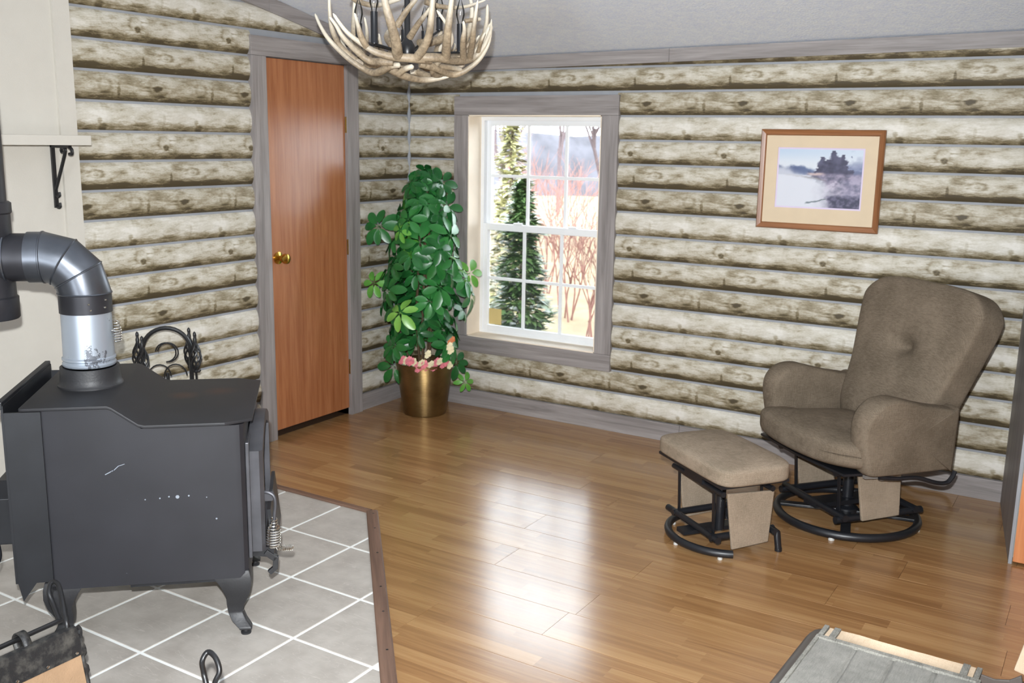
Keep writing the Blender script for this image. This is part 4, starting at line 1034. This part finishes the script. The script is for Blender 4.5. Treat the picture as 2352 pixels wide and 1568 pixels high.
# swinging upper frame
uf = MB()
for sy in (-1, 1): uf.tube([(0.235, sy*0.20, 0.300), (-0.20, sy*0.20, 0.300)], 0.015, 10)
for sx in (0.205, -0.17): uf.tube([(sx, -0.225, 0.298), (sx, 0.225, 0.298)], 0.014, 10)
uf.obox((0.0, 0.0, 0.318), (1, 0, 0), (0, 1, 0), (0, 0, 1), 0.21, 0.24, 0.010)
uf.build('upper_frame', 'black_paint', gc)
for sx in (0.165, -0.14):
    for sy in (-0.155, 0.155):
        MB().bar((sx+0.015, sy, 0.300), (sx, sy, 0.105), 0.016, 0.006, (1, 0, 0)).build('swing_link', 'black_paint', gc, smooth=False)
for sy in (-1, 1):
    pr = [(0.135, 0.285), (-0.085, 0.280), (-0.095, 0.086), (0.098, 0.080)]
    MB().prism(pr, sy*0.222-0.007, sy*0.222+0.007, 'xz').build('side_panel', 'panel_fabric', gc, smooth=False, bevel=0.004)
# seat: T-shaped cushion, crowned
def seat_fn(q, w):
    x, y, z = w
    fx_ = (x+0.25)/0.54
    hw = lerp(0.275, 0.350, sm(0.62, 0.80, fx_)); y = y/0.35*hw
    if q.z > 0: z += 0.030*(1-q.x*q.x)*(1-q.y*q.y)-0.02*sm(0.5, 1.0, -q.x)
    else: z += 0.020*(q.y*q.y)*sm(0.2, 1, q.x)
    x -= 0.035*abs(q.y)**2.5*max(0, q.x)
    z += 0.02*q.x
    return (x, y, z)
MB().soft((0.040, 0, 0.385), (0.295, 0.35, 0.066), 22, 5.5, seat_fn).build('seat_cushion', 'chair_fabric', gc, angle=80)
MB().prism([(-0.22, -0.25), (0.17, -0.26), (0.19, -0.315), (0.272, -0.305), (0.295, 0), (0.272, 0.305), (0.19, 0.315), (0.17, 0.26), (-0.22, 0.25)], 0.322, 0.332).build('seat_board', 'black_paint', gc, smooth=False)
# back cushion: tall, leaning, tufted
LEAN = math.radians(17)
def back_fn(q, w):
    x, y, z = w   # x thickness, z up
    h = (q.z+1)/2
    hw = lerp(0.275, 0.375, sm(0.05, 0.95, h)); hw -= 0.035*sm(0.86, 1.0, h)
    y = y/0.37*hw
    z += -0.022*abs(q.y)**3*sm(0.6, 1.0, h)
    if q.x > 0:
        tu = math.exp(-((y-0.0)**2+(z-0.045)**2)/0.004)
        x -= 0.040*tu
        cr = math.exp(-((z-0.045-0.35*abs(y))**2)/0.0005)*sm(0.20, 0.02, abs(y)) + math.exp(-((z-0.045+0.30*abs(y))**2)/0.0005)*sm(0.20, 0.02, abs(y))
        x -= 0.014*cr
        x += 0.018*(1-q.y*q.y)*math.sin(PI*min(1, h*1.05))
        x += 0.020*math.exp(-((h-0.18)/0.16)**2)
    x2 = x*math.cos(LEAN)-z*math.sin(LEAN); z2 = x*math.sin(LEAN)+z*math.cos(LEAN)
    return (x2, y, z2)
MB().soft((-0.285, 0, 0.720), (0.080, 0.37, 0.350), 34, 9.0, back_fn).build('back_cushion', 'chair_fabric', gc, angle=80)
# arms: padded, rounded front, outline in profile
def arm(sy):
    prof = [(0.205, 0.345), (0.232, 0.43), (0.245, 0.53), (0.225, 0.600), (0.17, 0.645), (0.10, 0.655), (0.03, 0.640), (-0.08, 0.612), (-0.20, 0.590), (-0.235, 0.575), (-0.235, 0.33), (-0.20, 0.322), (0.0, 0.322), (0.17, 0.325)]
    cxm, czm = 0.0, 0.48; vs = []; fs = []; P2 = [Vector((p[0], 0, p[1])) for p in prof]; P2 = spline(P2+[P2[0]], 4)[:-1]; n = len(P2)
    lay = [(-0.050, 0.90), (-0.046, 0.955), (-0.034, 0.985), (0.0, 1.0), (0.034, 0.985), (0.046, 0.955), (0.050, 0.90)]
    for (d, s_) in lay:
        for p in P2:
            top = sm(0.45, 0.66, p.z); wd = d*(1+0.25*top*sm(-0.1, 0.2, p.x))
            vs.append((cxm+(p.x-cxm)*s_, sy*0.318+wd+sy*0.012*top, czm+(p.z-czm)*s_))
    for r in range(len(lay)-1):
        for k in range(n): fs.append((r*n+k, r*n+(k+1) % n, (r+1)*n+(k+1) % n, (r+1)*n+k))
    # slightly crowned end caps
    for r, off in ((0, -0.008), (len(lay)-1, 0.008)):
        c_ = len(vs); vs.append((cxm, sy*0.318+lay[r][0]+off, czm))
        for k in range(n): fs.append((r*n+k, r*n+(k+1) % n, c_))
    MB().add(vs, fs).build('armrest', 'chair_fabric', gc, angle=80)
arm(1); arm(-1)
MB().tube(spline([(0.13, 0.345, 0.318), (0.05, 0.352, 0.308), (-0.05, 0.360, 0.304), (-0.14, 0.372, 0.278), (-0.19, 0.378, 0.276), (-0.215, 0.380, 0.300), (-0.225, 0.380, 0.325)], 6), 0.0095, 8).build('recline_lever', 'black_paint', gc)
m = MB(); m.lathe([(0.012, -0.012), (0.016, -0.006), (0.016, 0.006), (0.012, 0.012)], 12, (0.08, 0.300, 0.300)); m.bar((0.16, 0.29, 0.306), (0.02, 0.29, 0.296), 0.018, 0.014); m.build('lever_pivot', 'grey_plastic', gc)

# ------------------------------------------------------------------ glider ottoman
ot = thing('glider_ottoman', 'small tan tweed glider footstool in front of the armchair', 'footstool', (2.57, -1.19, 0.0), math.radians(233))
def ott_fn(q, w):
    x, y, z = w
    if q.z > 0: z += 0.018*(1-q.x*q.x)*(1-q.y*q.y)
    else: z -= 0.012*sm(0.6, 1.0, abs(q.y))*0.6
    return (x, y, z)
MB().soft((-0.005, -0.018, 0.362), (0.178, 0.275, 0.040), 20, 6.0, ott_fn).build('cushion', 'panel_fabric', ot, angle=80)
MB().box(-0.165, 0.155, -0.265, 0.230, 0.314, 0.326).build('seat_board', 'black_paint', ot, smooth=False)
m = MB(); m.tube([(0.215*math.cos(a)-0.01, 0.235*math.sin(a)-0.005, 0.026) for a in [math.radians(-78+ (146)*k/24) for k in range(25)]], 0.0165, 10); m.build('floor_bow', 'black_paint', ot)
for (x, y) in ((0.0975, -0.2085), (0.205, -0.005), (0.113, 0.1875)):
    MB().lathe([(0.010, 0.0), (0.011, 0.004), (0.009, 0.011)], 12, (x, y, 0)).build('foot_pad', 'white_plastic', ot)
for sy in (-1, 1):
    m = MB(); m.tube([(-0.155, sy*0.150, 0.085), (-0.158, sy*0.185, 0.080), (-0.165, sy*0.192, 0.012)], 0.014, 10); m.tube([(-0.165, sy*0.192, 0.014), (-0.166, sy*0.192, 0.0)], 0.0155, 10); m.build('rear_foot', 'black_paint', ot)
lf = MB()
for sy in (-1, 1): lf.tube([(0.14, sy*0.150, 0.080), (-0.165, sy*0.150, 0.085)], 0.0145, 10)
lf.tube([(0.125, -0.215, 0.080), (0.125, 0.185, 0.080)], 0.0145, 10); lf.tube([(-0.145, -0.19, 0.085), (-0.145, 0.195, 0.085)], 0.0145, 10)
lf.obox((0.02, -0.0, 0.060), (1, 0, 0), (0, 1, 0), (0, 0, 1), 0.17, 0.03, 0.008); lf.build('lower_frame', 'black_paint', ot)
MB().tube([(0.02, 0.03, 0.06), (0.02, 0.03, 0.31)], 0.02, 12).build('post', 'black_paint', ot)
uf = MB()
for sx in (0.115, -0.12): uf.tube([(sx, -0.20, 0.275), (sx, 0.19, 0.275)], 0.012, 10)
uf.obox((0, -0.02, 0.293), (1, 0, 0), (0, 1, 0), (0, 0, 1), 0.13, 0.07, 0.02)
for sy in (-0.10, 0.10): uf.bar((0.11, sy, 0.30), (-0.12, sy, 0.30), 0.02, 0.02)
uf.build('upper_frame', 'black_paint', ot)
for sx in (0.112, -0.118):
    for sy in (-0.145, 0.125): MB().bar((sx+0.008, sy, 0.275), (sx, sy, 0.085), 0.014, 0.006, (1, 0, 0)).build('swing_link', 'black_paint', ot, smooth=False)
for sy, yy in ((1, 0.172), (-1, -0.205)):
    MB().prism([(0.088, 0.272), (-0.137, 0.262), (-0.123, 0.040), (0.052, 0.028)], yy-0.006, yy+0.006, 'xz').build('side_panel', 'panel_fabric', ot, smooth=False, bevel=0.004)

# ------------------------------------------------------------------ folding chair in the foreground (faces left)
fc = thing('folding_chair', 'grey canvas folding chair with a cream edge strip in the foreground', 'folding chair', (3.54, -2.86, 0.0), math.radians(-2))
SX0, SX1, SY0, SY1, SZ = -0.188, 0.180, -0.20, 0.232, 0.445
def canvas(x0, x1, y0, y1, mat, name, parent, puck=0.0, z=SZ, th=0.012, nx=28, ny=18):
    vs = []; fs = []
    for s_ in (0, 1):
        for j in range(ny+1):
            for i in range(nx+1):
                u, v = i/nx, j/ny; x, y = lerp(x0, x1, u), lerp(y0, y1, v)
                dz = -0.010*math.sin(PI*u)*math.sin(PI*min(1, v*1.0))
                for sx_ in (0.26, 0.50, 0.76): dz -= puck*math.exp(-((u-sx_)/0.012)**2)
                vs.append((x, y, z+dz-(th if s_ else 0)+0.0025*mnoise.noise(Vector((x*14, y*14, 1)))))
    N = (nx+1)*(ny+1)
    for j in range(ny):
        for i in range(nx):
            a = j*(nx+1)+i; fs.append((a, a+1, a+nx+2, a+nx+1)); fs.append((N+a, N+a+nx+1, N+a+nx+2, N+a+1))
    for i in range(nx):
        fs.append((i, N+i, N+i+1, i+1)); a = ny*(nx+1)+i; fs.append((a, a+1, N+a+1, N+a))
    for j in range(ny):
        a = j*(nx+1); fs.append((a, a+nx+1, N+a+nx+1, N+a)); a += nx; fs.append((a, N+a, N+a+nx+1, a+nx+1))
    return MB().add(vs, fs).build(name, mat, parent, angle=60)
cv = canvas(SX0, SX1, SY0, SY1-0.066, 'canvas_grey', 'seat_canvas', fc, 0.007, nx=110, ny=14)
canvas(SX0+0.012, SX1-0.012, SY1-0.062, SY1, 'canvas_cream', 'edge_strip', fc, 0.0, SZ-0.001, 0.008)
for (a, b) in ((SX0-0.002, SX0+0.010), (SX0+0.024, SX0+0.040), (SX1-0.040, SX1-0.024), (SX1-0.010, SX1+0.002)):
    MB().box(a, b, SY1-0.066, SY1+0.001, SZ-0.006, SZ+0.003).build('binding', 'webbing', fc, smooth=False, bevel=0.001)
m = MB(); m.box(SX0, SX1, SY1-0.076, SY1-0.060, SZ-0.004, SZ+0.0045); m.build('stitched_hem', 'webbing', fc, smooth=False, bevel=0.0015)
for xx in (SX0-0.004, SX1-0.002): MB().box(xx, xx+0.010, SY0, SY1-0.060, SZ-0.008, SZ+0.004).build('binding', 'webbing', fc, smooth=False, bevel=0.002)
# rolled front edge and frame
m = MB(); m.tube([(SX0-0.002, SY0, SZ-0.040), (SX0-0.002, SY1-0.04, SZ-0.040), (SX0+0.002, SY1-0.018, SZ-0.038), (SX0+0.010, SY1-0.004, SZ-0.034), (SX0+0.022, SY1+0.004, SZ-0.028)], [0.038, 0.038, 0.036, 0.030, 0.016], 16); m.build('front_rail', 'dark_vinyl', fc)
m = MB(); m.tube([(SX0-0.012, SY1-0.016, SZ-0.025), (SX1-0.02, SY1-0.016, SZ-0.030)], 0.012, 10); m.tube([(SX0-0.012, SY0+0.012, SZ-0.025), (SX1+0.02, SY0+0.012, SZ-0.030)], 0.012, 10); m.build('side_rail', 'dark_vinyl', fc)
for sy, y in ((1, SY1-0.012), (-1, SY0+0.012)):
    MB().tube([(SX0+0.02, y-sy*0.02, 0.0), (SX0+0.05, y-sy*0.02, 0.10), (SX1+0.0, y-sy*0.02, SZ-0.06)], 0.011, 10).build('front_leg', 'dark_vinyl', fc)
    lg = MB().bar((SX1+0.015, y+sy*0.012, 0.0), (SX1+0.190, y+sy*0.012, 0.86), 0.032, 0.030, (0, 1, 0)).build('back_post', 'dark_vinyl', fc, smooth=False, bevel=0.004)
    br = MB().prism([(SX1-0.004, SZ-0.055), (SX1-0.006, SZ-0.008), (SX1+0.030, SZ-0.012), (SX1+0.060, SZ-0.004), (SX1+0.084, SZ+0.016), (SX1+0.092, SZ-0.020), (SX1+0.075, SZ-0.060)], y+sy*0.002, y+sy*0.008, 'xz').build('hinge_plate', 'hinge_metal', fc, smooth=False, bevel=0.001)
    for (rx, rz_) in ((SX1+0.012, SZ-0.030), (SX1+0.070, SZ-0.022)):
        MB().lathe([(0.0035, 0.0), (0.006, 0.001), (0.006, 0.003), (0.001, 0.004)], 10, (rx, y+sy*0.008, rz_), 'y').build('rivet', 'black_iron', br)
m = MB(); m.obox((SX1+0.155, (SY0+SY1)/2, 0.70), (1, 0, -0.2), (0, 1, 0), (0.2, 0, 1), 0.012, (SY1-SY0)/2-0.01, 0.15); m.build('backrest', 'canvas_grey', fc, smooth=False, bevel=0.006)
m = MB(); m.obox((SX1+0.100, SY1-0.002, 0.545), (1, 0, -0.2), (0, 1, 0), (0.2, 0, 1), 0.018, 0.010, 0.08); m.build('back_strap', 'canvas_cream', fc, smooth=False, bevel=0.003)

# ------------------------------------------------------------------ log carrier on its iron rack
lc = thing('log_carrier', 'black iron log rack with a tan leather sling in the near left corner', 'log carrier', (1.62, -3.72, 0.012), 0)
for (name, pts) in (('loop_handle', [(-0.069, 0.154, 0.335), (-0.121, 0.171, 0.365), (-0.144, 0.176, 0.392), (-0.162, 0.197, 0.405), (-0.143, 0.203, 0.405), (-0.099, 0.184, 0.385), (-0.056, 0.161, 0.355), (-0.030, 0.150, 0.32), (-0.03, 0.15, 0.16), (-0.03, 0.15, 0.008)]),
                    ('loop_handle', [(0.512, 0.155, 0.008), (0.512, 0.155, 0.15), (0.512, 0.155, 0.30), (0.490, 0.164, 0.352), (0.490, 0.161, 0.385), (0.492, 0.178, 0.402), (0.518, 0.178, 0.395), (0.538, 0.171, 0.370), (0.534, 0.160, 0.345), (0.516, 0.157, 0.30)])):
    MB().tube(spline(pts, 6), 0.0068, 10).build(name, 'black_iron', lc)
MB().tube([(-0.070, 0.160, 0.335), (-0.062, -0.30, 0.335)], 0.0068, 10).build('cross_bar', 'black_iron', lc)
MB().tube([(-0.030, -0.30, 0.008), (-0.030, -0.30, 0.335)], 0.0068, 10).build('rear_post', 'black_iron', lc)
MB().tube([(0.512, -0.30, 0.008), (0.512, -0.30, 0.335)], 0.0068, 10).build('rear_post', 'black_iron', lc)
m = MB(); m.tube([(-0.03, 0.15, 0.0075), (0.512, 0.155, 0.0075)], 0.0068, 8); m.tube([(-0.03, -0.30, 0.0075), (0.512, -0.30, 0.0075)], 0.0068, 8); m.tube([(-0.03, 0.15, 0.0075), (-0.03, -0.30, 0.0075)], 0.0068, 8); m.tube([(0.512, 0.15, 0.0075), (0.512, -0.30, 0.0075)], 0.0068, 8); m.build('floor_frame', 'black_iron', lc)
def sheet(name, mat, parent, rows, th, ny=16, wav=0.004):
    """leather sheet: rows of (x, z), spans y from ya to yb"""
    vs = []; fs = []; nr = len(rows)
    for s_ in (0, 1):
        for (x, z, ya, yb) in rows:
            for j in range(ny+1):
                y = lerp(ya, yb, j/ny); w = wav*mnoise.noise(Vector((y*9, z*9, 2.0)))
                vs.append((x+w-(th if s_ else 0), y, z+w*0.5))
    N = nr*(ny+1)
    for r in range(nr-1):
        for j in range(ny):
            a = r*(ny+1)+j; fs.append((a, a+1, a+ny+2, a+ny+1)); fs.append((N+a, N+a+ny+1, N+a+ny+2, N+a+1))
    for j in range(ny):
        fs.append((j, N+j, N+j+1, j+1)); a = (nr-1)*(ny+1)+j; fs.append((a, a+1, N+a+1, N+a))
    for r in range(nr-1):
        a = r*(ny+1); fs.append((a, a+ny+1, N+a+ny+1, N+a)); a += ny; fs.append((a, N+a, N+a+ny+1, a+ny+1))
    return MB().add(vs, fs).build(name, mat, parent, angle=60)
sl = sheet('leather_sling', 'suede_tan', lc, [(-0.022, 0.325, 0.160, -0.26), (-0.004, 0.25, 0.165, -0.26), (0.004, 0.16, 0.172, -0.26), (0.03, 0.07, 0.172, -0.26), (0.12, 0.035, 0.17, -0.26), (0.30, 0.03, 0.17, -0.26), (0.42, 0.06, 0.17, -0.26), (0.47, 0.16, 0.165, -0.26), (0.49, 0.32, 0.16, -0.26)], 0.004)
sheet('leather_band', 'leather_black', sl, [(-0.030, 0.330, 0.166, -0.262), (-0.014, 0.328, 0.166, -0.262), (-0.008, 0.300, 0.168, -0.262), (0.002, 0.252, 0.170, -0.262)], 0.003)
for (y, z) in ((0.150, 0.262), (0.065, 0.262), (-0.02, 0.262)):
    MB().lathe([(0.0045, 0.0), (0.004, 0.002), (0.001, 0.003)], 10, (0.003, y, z), 'x').build('rivet', 'chrome', sl)
# ragged leather edge binding
m = MB(); ed = []
for i in range(26):
    q = i/25; z = lerp(0.325, 0.08, q); x = lerp(-0.018, 0.012, q)
    ed.append((x+random.uniform(-.003, .003), 0.176+random.uniform(-.0035, .0035), z))
m.tube(ed, [random.uniform(0.005, 0.009) for _ in ed], 7); m.build('edge_binding', 'leather_black', sl)
m = MB()
lp = spline([(-0.045, 0.036, 0.250), (-0.020, 0.034, 0.300), (-0.040, 0.036, 0.345), (-0.068, 0.038, 0.352), (-0.086, 0.038, 0.330), (-0.070, 0.036, 0.300), (-0.040, 0.034, 0.270)], 5)
vs = []; fs = []
for i, p in enumerate(lp):
    for dy in (-0.011, 0.011): vs += [(p.x, p.y+dy, p.z)]
for i in range(len(lp)-1): fs.append((i*2, i*2+1, i*2+3, i*2+2))
m2 = MB().add(vs, fs); ob = m2.build('hanging_strap', 'leather_black', lc); md = ob.modifiers.new('thick', 'SOLIDIFY'); md.thickness = 0.005; md.offset = 0

# ------------------------------------------------------------------ antler chandelier
ch = thing('antler_chandelier', 'deer antler chandelier with candle bulbs hanging from the sloping ceiling', 'chandelier', (1.402, -1.822, 1.877), math.radians(31.65))
K = 584.0
def bowl(z):
    pts = [(-0.02, 0.03), (0.0, 0.07), (0.02, 0.15), (0.056, 0.215), (0.10, 0.27), (0.14, 0.31), (0.21, 0.345), (0.31, 0.355), (0.45, 0.33)]
    for (a, b), (c_, d_) in zip(pts, pts[1:]):
        if z <= c_: return lerp(b, d_, max(0, (z-a)/(c_-a)))
    return 0.33
def at(u, v, shrink=1.0, sgn=-1):
    y = -0.2
    for _ in range(6):
        sc = (3.9+y)/3.9; x = (u-935)/K*sc; z = (313-v)/K*sc-0.2226; r = bowl(z)*shrink
        y = sgn*math.sqrt(max(0.0009, r*r-x*x))
    return Vector((x, y, z))
def antler_mesh(parts):
    b = MB()
    for (pts, r0, r1) in parts:
        q = spline(pts, 5); n = len(q)
        rs = [lerp(r0, r1, (i/(n-1))**1.3) for i in range(n)]; rs[-1] = r1*0.4
        b.tube(q, rs, 10, tipuv=True, squash=0.9)
    return b
A1 = [([at(1000, 137, .93), at(960, 134), at(920, 132), at(880, 123), at(850, 106), at(812, 78), at(781, 38)], 0.020, 0.006), ([at(856, 110), at(846, 85), at(841, 62), at(835, 36)], 0.014, 0.004),
      ([at(928, 132), at(928, 100), at(921, 62), at(910, 20), at(904, -22), at(906, -60)], 0.021, 0.007), ([at(970, 134), at(990, 110), at(1005, 80), at(1012, 40), at(1016, 0), at(1020, -45)], 0.018, 0.006)]
A2 = [([at(915, 143, .9), at(885, 143, .95), at(858, 141, .97), at(832, 122, .98), at(802, 90), at(786, 64), at(771, 45)], 0.018, 0.005), ([at(860, 141, .97), at(905, 140, .85)], 0.012, 0.010)]
A3 = [([at(906, 150, .9), at(882, 164, .95), at(862, 168), at(838, 160), at(800, 134), at(764, 98), at(742, 68), at(726, 40)], 0.017, 0.005), ([at(880, 164), at(912, 152, .95), at(930, 150, .9)], 0.015, 0.010)]
A4 = [([at(984, 132, .95), at(1020, 132), at(1055, 138), at(1085, 134), at(1108, 112), at(1122, 88), at(1134, 60)], 0.020, 0.005), ([at(1035, 132), at(1042, 95), at(1049, 55), at(1055, 15), at(1060, -30)], 0.018, 0.006),
      ([at(1070, 132), at(1076, 95), at(1081, 70), at(1080, 50)], 0.013, 0.004), ([at(1082, 130), at(1096, 90), at(1104, 45), at(1110, 4)], 0.013, 0.004), ([at(1100, 118), at(1112, 92), at(1121, 74)], 0.009, 0.003)]
A5 = [([at(975, 145, .9), at(1005, 153), at(1035, 168), at(1058, 166), at(1085, 150), at(1108, 128), at(1126, 92), at(1134, 46)], 0.018, 0.004), ([at(985, 148), at(1040, 154), at(1062, 158)], 0.012, 0.009)]
A6 = [([at(905, 158, .9), at(925, 170), at(955, 180), at(985, 182), at(1015, 177), at(1034, 172)], 0.018, 0.007), ([at(925, 168), at(940, 158, .9), at(960, 152, .9)], 0.014, 0.010)]
for i, A in enumerate((A1, A2, A3, A4, A5, A6)): antler_mesh(A).build('antler', 'antler', ch, angle=70)
back = [antler_mesh(A).mesh('antler', 'antler', angle=70) for A in (A1, A4, A3)]
for i, (me, rz_) in enumerate(((back[0], 140), (back[1], 165), (back[2], 185), (back[0], 235), (back[1], 75), (back[2], 110))):
    o_ = place('antler', me, ch); o_.rotation_euler = (0, 0, math.radians(rz_)); o_.scale = (0.93, 0.93, 0.95)
# inner upper antlers
def lv(u, v, d): return Vector(((u-935)/K, d, (183-v)/K))
for A in ([([lv(918, 70, -0.10), lv(940, 40, -0.12), lv(962, 15, -0.13), lv(984, -12, -0.14)], 0.015, 0.004)], [([lv(944, 92, -0.06), lv(965, 66, -0.10), lv(986, 42, -0.12), lv(1004, 21, -0.14)], 0.014, 0.004)],
          [([lv(795, -8, 0.10), lv(830, 10, 0.08), lv(870, 14, 0.05), lv(925, 2, 0.0)], 0.013, 0.008)], [([lv(975, 8, 0.02), lv(1010, 16, 0.05), lv(1060, 14, 0.08), lv(1112, -4, 0.1)], 0.013, 0.004)],
          [([lv(960, 100, 0.05), lv(1000, 88, 0.10), lv(1020, 75, 0.12), lv(1030, 60, 0.14)], 0.022, 0.006)], [([lv(900, 105, 0.06), lv(880, 82, 0.12), lv(884, 60, 0.16)], 0.02, 0.006)], [([lv(1062, 40, 0.16), lv(1085, 36, 0.17), lv(1100, 33, 0.18)], 0.010, 0.008)]):
    antler_mesh(A).build('antler', 'antler', ch, angle=70)
MB().lathe([(0.02, 0.075), (0.030, 0.09), (0.030, 0.13), (0.018, 0.15), (0.012, 0.16), (0.011, 0.60)], 16).build('center_rod', 'black_iron', ch)
MB().lathe([(0.068, 0.612), (0.062, 0.585), (0.025, 0.56), (0.012, 0.52)], 20).build('canopy', 'black_iron', ch)
for (u, v0, v1, d) in ((822, 98, 58, 0.02), (872, 112, 44, -0.16), (972, 104, 70, 0.06), (1058, 122, 60, -0.05), (918, 90, 62, 0.16), (1000, 60, 30, 0.2)):
    b = lv(u, v0, d); tpt = lv(u-4, v1, d); L = tpt.z-b.z
    c_ = MB().lathe([(0.014, 0), (0.0145, 0.004), (0.0135, 0.006), (0.0135, L), (0.010, L)], 16, b).build('candle_sleeve', 'black_paint', ch)
    MB().lathe([(0.009, L-0.004), (0.011, L+0.010), (0.0175, L+0.034), (0.0165, L+0.050), (0.009, L+0.075), (0.003, L+0.092), (0.0005, L+0.096)], 16, b).build('bulb', 'bulb_glass', c_)
    MB().tube([b+Vector((0, 0, 0.0)), Vector((0, 0, 0.10))], 0.005, 6).build('arm', 'black_iron', ch)

# ------------------------------------------------------------------ outdoors
gm = MB(); NXG = 30; vs = []; fs = []
def gz(x, y): return -1.25-0.02*(y-4)+0.25*mnoise.noise(Vector((x*0.12, y*0.12, 0)))
for j in range(NXG+1):
    for i in range(NXG+1):
        x = -45+75*i/NXG; y = 0.5+80*(j/NXG)**1.7; vs.append((x, y, gz(x, y)))
for j in range(NXG):
    for i in range(NXG): a = j*(NXG+1)+i; fs.append((a, a+1, a+NXG+2, a+NXG+1))
gr = gm.add(vs, fs).build('ground', 'grass'); struct(gr, 'pale dry lawn outside the window')
vs = []; fs = []; NR = 60
for i in range(NR+1):
    x = -75+95*i/NR; yb = 62+4*math.sin(i*0.7); h = 2.2+0.8*mnoise.noise(Vector((i*0.35, 1.3, 0)))+0.5*mnoise.noise(Vector((i*1.7, 5, 0)))
    vs += [(x, yb-6, -4.0), (x, yb-2, h*0.45), (x, yb, h), (x, yb+12, h-1.0)]
for i in range(NR):
    for k in range(3): fs.append((i*4+k, i*4+k+1, (i+1)*4+k+1, (i+1)*4+k))
struct(MB().add(vs, fs).build('hillside', 'ridge'), 'hazy wooded ridge beyond the lawn')
DIR = Vector((-0.508, 0.861, 0))
def outp(u, dist):   # ground point seen in line with image column u, at a distance from the house corner
    ang = math.atan2(u-1176, 2278.0); d = FWD.copy(); d.z = 0; d.normalize(); r = Vector((RIGHT.x, RIGHT.y, 0))
    w = d*math.cos(ang)+r*math.sin(ang); p = Vector((CAM_POS.x, CAM_POS.y, 0))+w*dist
    return Vector((round(p.x, 2), round(p.y, 2), gz(p.x, p.y)))
def conifer(name, label, base, h, r, mat, seed, n=2600):
    rg = random.Random(seed); t_ = thing(name, label, 'tree', base)
    MB().tube([(0, 0, 0), (0.02, 0, h*0.5), (0, 0, h*0.97)], [0.06, 0.04, 0.01], 7).build('trunk', 'bark', t_)
    b = MB(); vs = []; fs = []
    for i in range(n):
        q = rg.random()**1.35; z = 0.05*h+0.95*h*q; rr = r*(1-q)**0.8*(0.75+0.25*math.sin(z*17+seed))+0.02; a = rg.uniform(0, 2*PI); rad = rr*rg.uniform(0.45, 1.0)
        c_ = Vector((rad*math.cos(a), rad*math.sin(a), z-0.12*rad)); d = Vector((math.cos(a), math.sin(a), rg.uniform(-0.5, 0.4))); s_ = Vector((-d.y, d.x, rg.uniform(-.3, .3)))
        l = rg.uniform(0.05, 0.12)*(0.6+0.4*h/3); w = l*rg.uniform(0.25, 0.45); k = len(vs)
        vs += [c_-d*l*0.5, c_+s_*w, c_+d*l, c_-s_*w]; fs += [(k, k+1, k+2, k+3)]
    f = b.add(vs, fs).build('foliage', mat, t_, smooth=False); f['kind'] = 'stuff'
    return t_
conifer('spruce_tree', 'dark green spruce filling the lower left of the window', outp(1196, 9.0), 2.55, 0.60, 'spruce_green', 3, 5200)
conifer('cedar_tree', 'tall yellow green cedar behind the dark spruce', outp(1168, 11.4), 3.30, 0.62, 'cedar_yellow', 5, 3600)
def bare(name, label, base, h, mat, seed, depth=4, r0=0.03, spread=0.5, group=None, cat='tree', trunks=1):
    rg = random.Random(seed); b = MB()
    def grow(p, d, l, r, lev):
        e = p+d*l; mid = p+d*l*0.5+Vector((rg.uniform(-.04, .04), rg.uniform(-.04, .04), 0))*l
        b.tube([p, mid, e], [r, r*0.85, r*0.7], 5, cap=False)
        if lev == 0: return
        for k in range(3 if lev > 1 else 2):
            nd = (d+Vector((rg.uniform(-1, 1), rg.uniform(-1, 1), rg.uniform(-0.1, 0.6)))*spread).normalized(); grow(p+d*l*rg.uniform(0.55, 1.0), nd, l*rg.uniform(0.6, 0.85), r*0.62, lev-1)
    for k in range(trunks):
        d0 = Vector((rg.uniform(-.3, .3)*(trunks > 1), rg.uniform(-.3, .3)*(trunks > 1), 1)).normalized()
        grow(Vector((rg.uniform(-.15, .15)*(trunks > 1), rg.uniform(-.15, .15)*(trunks > 1), 0)), d0, h*0.36, r0, depth)
    o_ = b.build(name, mat); o_.location = base; return tag(o_, label, cat, group)
bare('red_shrub', 'reddish bare shrub at the right edge of the window view', outp(1362, 14.0), 2.3, 'red_twig', 21, 4, 0.014, 0.62, 'bare shrubs outside', 'shrub', 5)
bare('red_shrub', 'reddish bare shrub in the middle of the window view', outp(1306, 16.5), 2.7, 'red_twig', 22, 4, 0.016, 0.60, 'bare shrubs outside', 'shrub', 5)
bare('red_shrub', 'reddish bare shrub beside the top of the yellow green cedar', outp(1240, 20.0), 3.2, 'red_twig', 23, 4, 0.018, 0.60, 'bare shrubs outside', 'shrub', 5)
DL = ['hazy bare tree on the horizon behind the yellow green cedar', 'tall hazy bare tree in the middle of the horizon', 'hazy bare tree on the horizon at the right edge of the window']
for i, (u, d, h) in enumerate(((1150, 34, 6.0), (1275, 52, 9.0), (1380, 36, 6.5))):
    bare('distant_tree', DL[i], outp(u, d), h, 'far_bark', 40+i, 6, 0.13, 0.42, 'bare trees on the horizon')
sp_ = outp(1408, 8.4)
m = MB(); m.soft((0, 0, 0), (0.32, 0.32, 0.12), 10, 2.5, lambda q, w: (w.x, w.y, w.z+0.02*mnoise.noise(w*6))); o_ = m.build('snow_mound', 'snow'); o_.location = (sp_.x, sp_.y, sp_.z+0.05)
tag(o_, 'bright white snow patch on the lawn outside the window', 'snow')
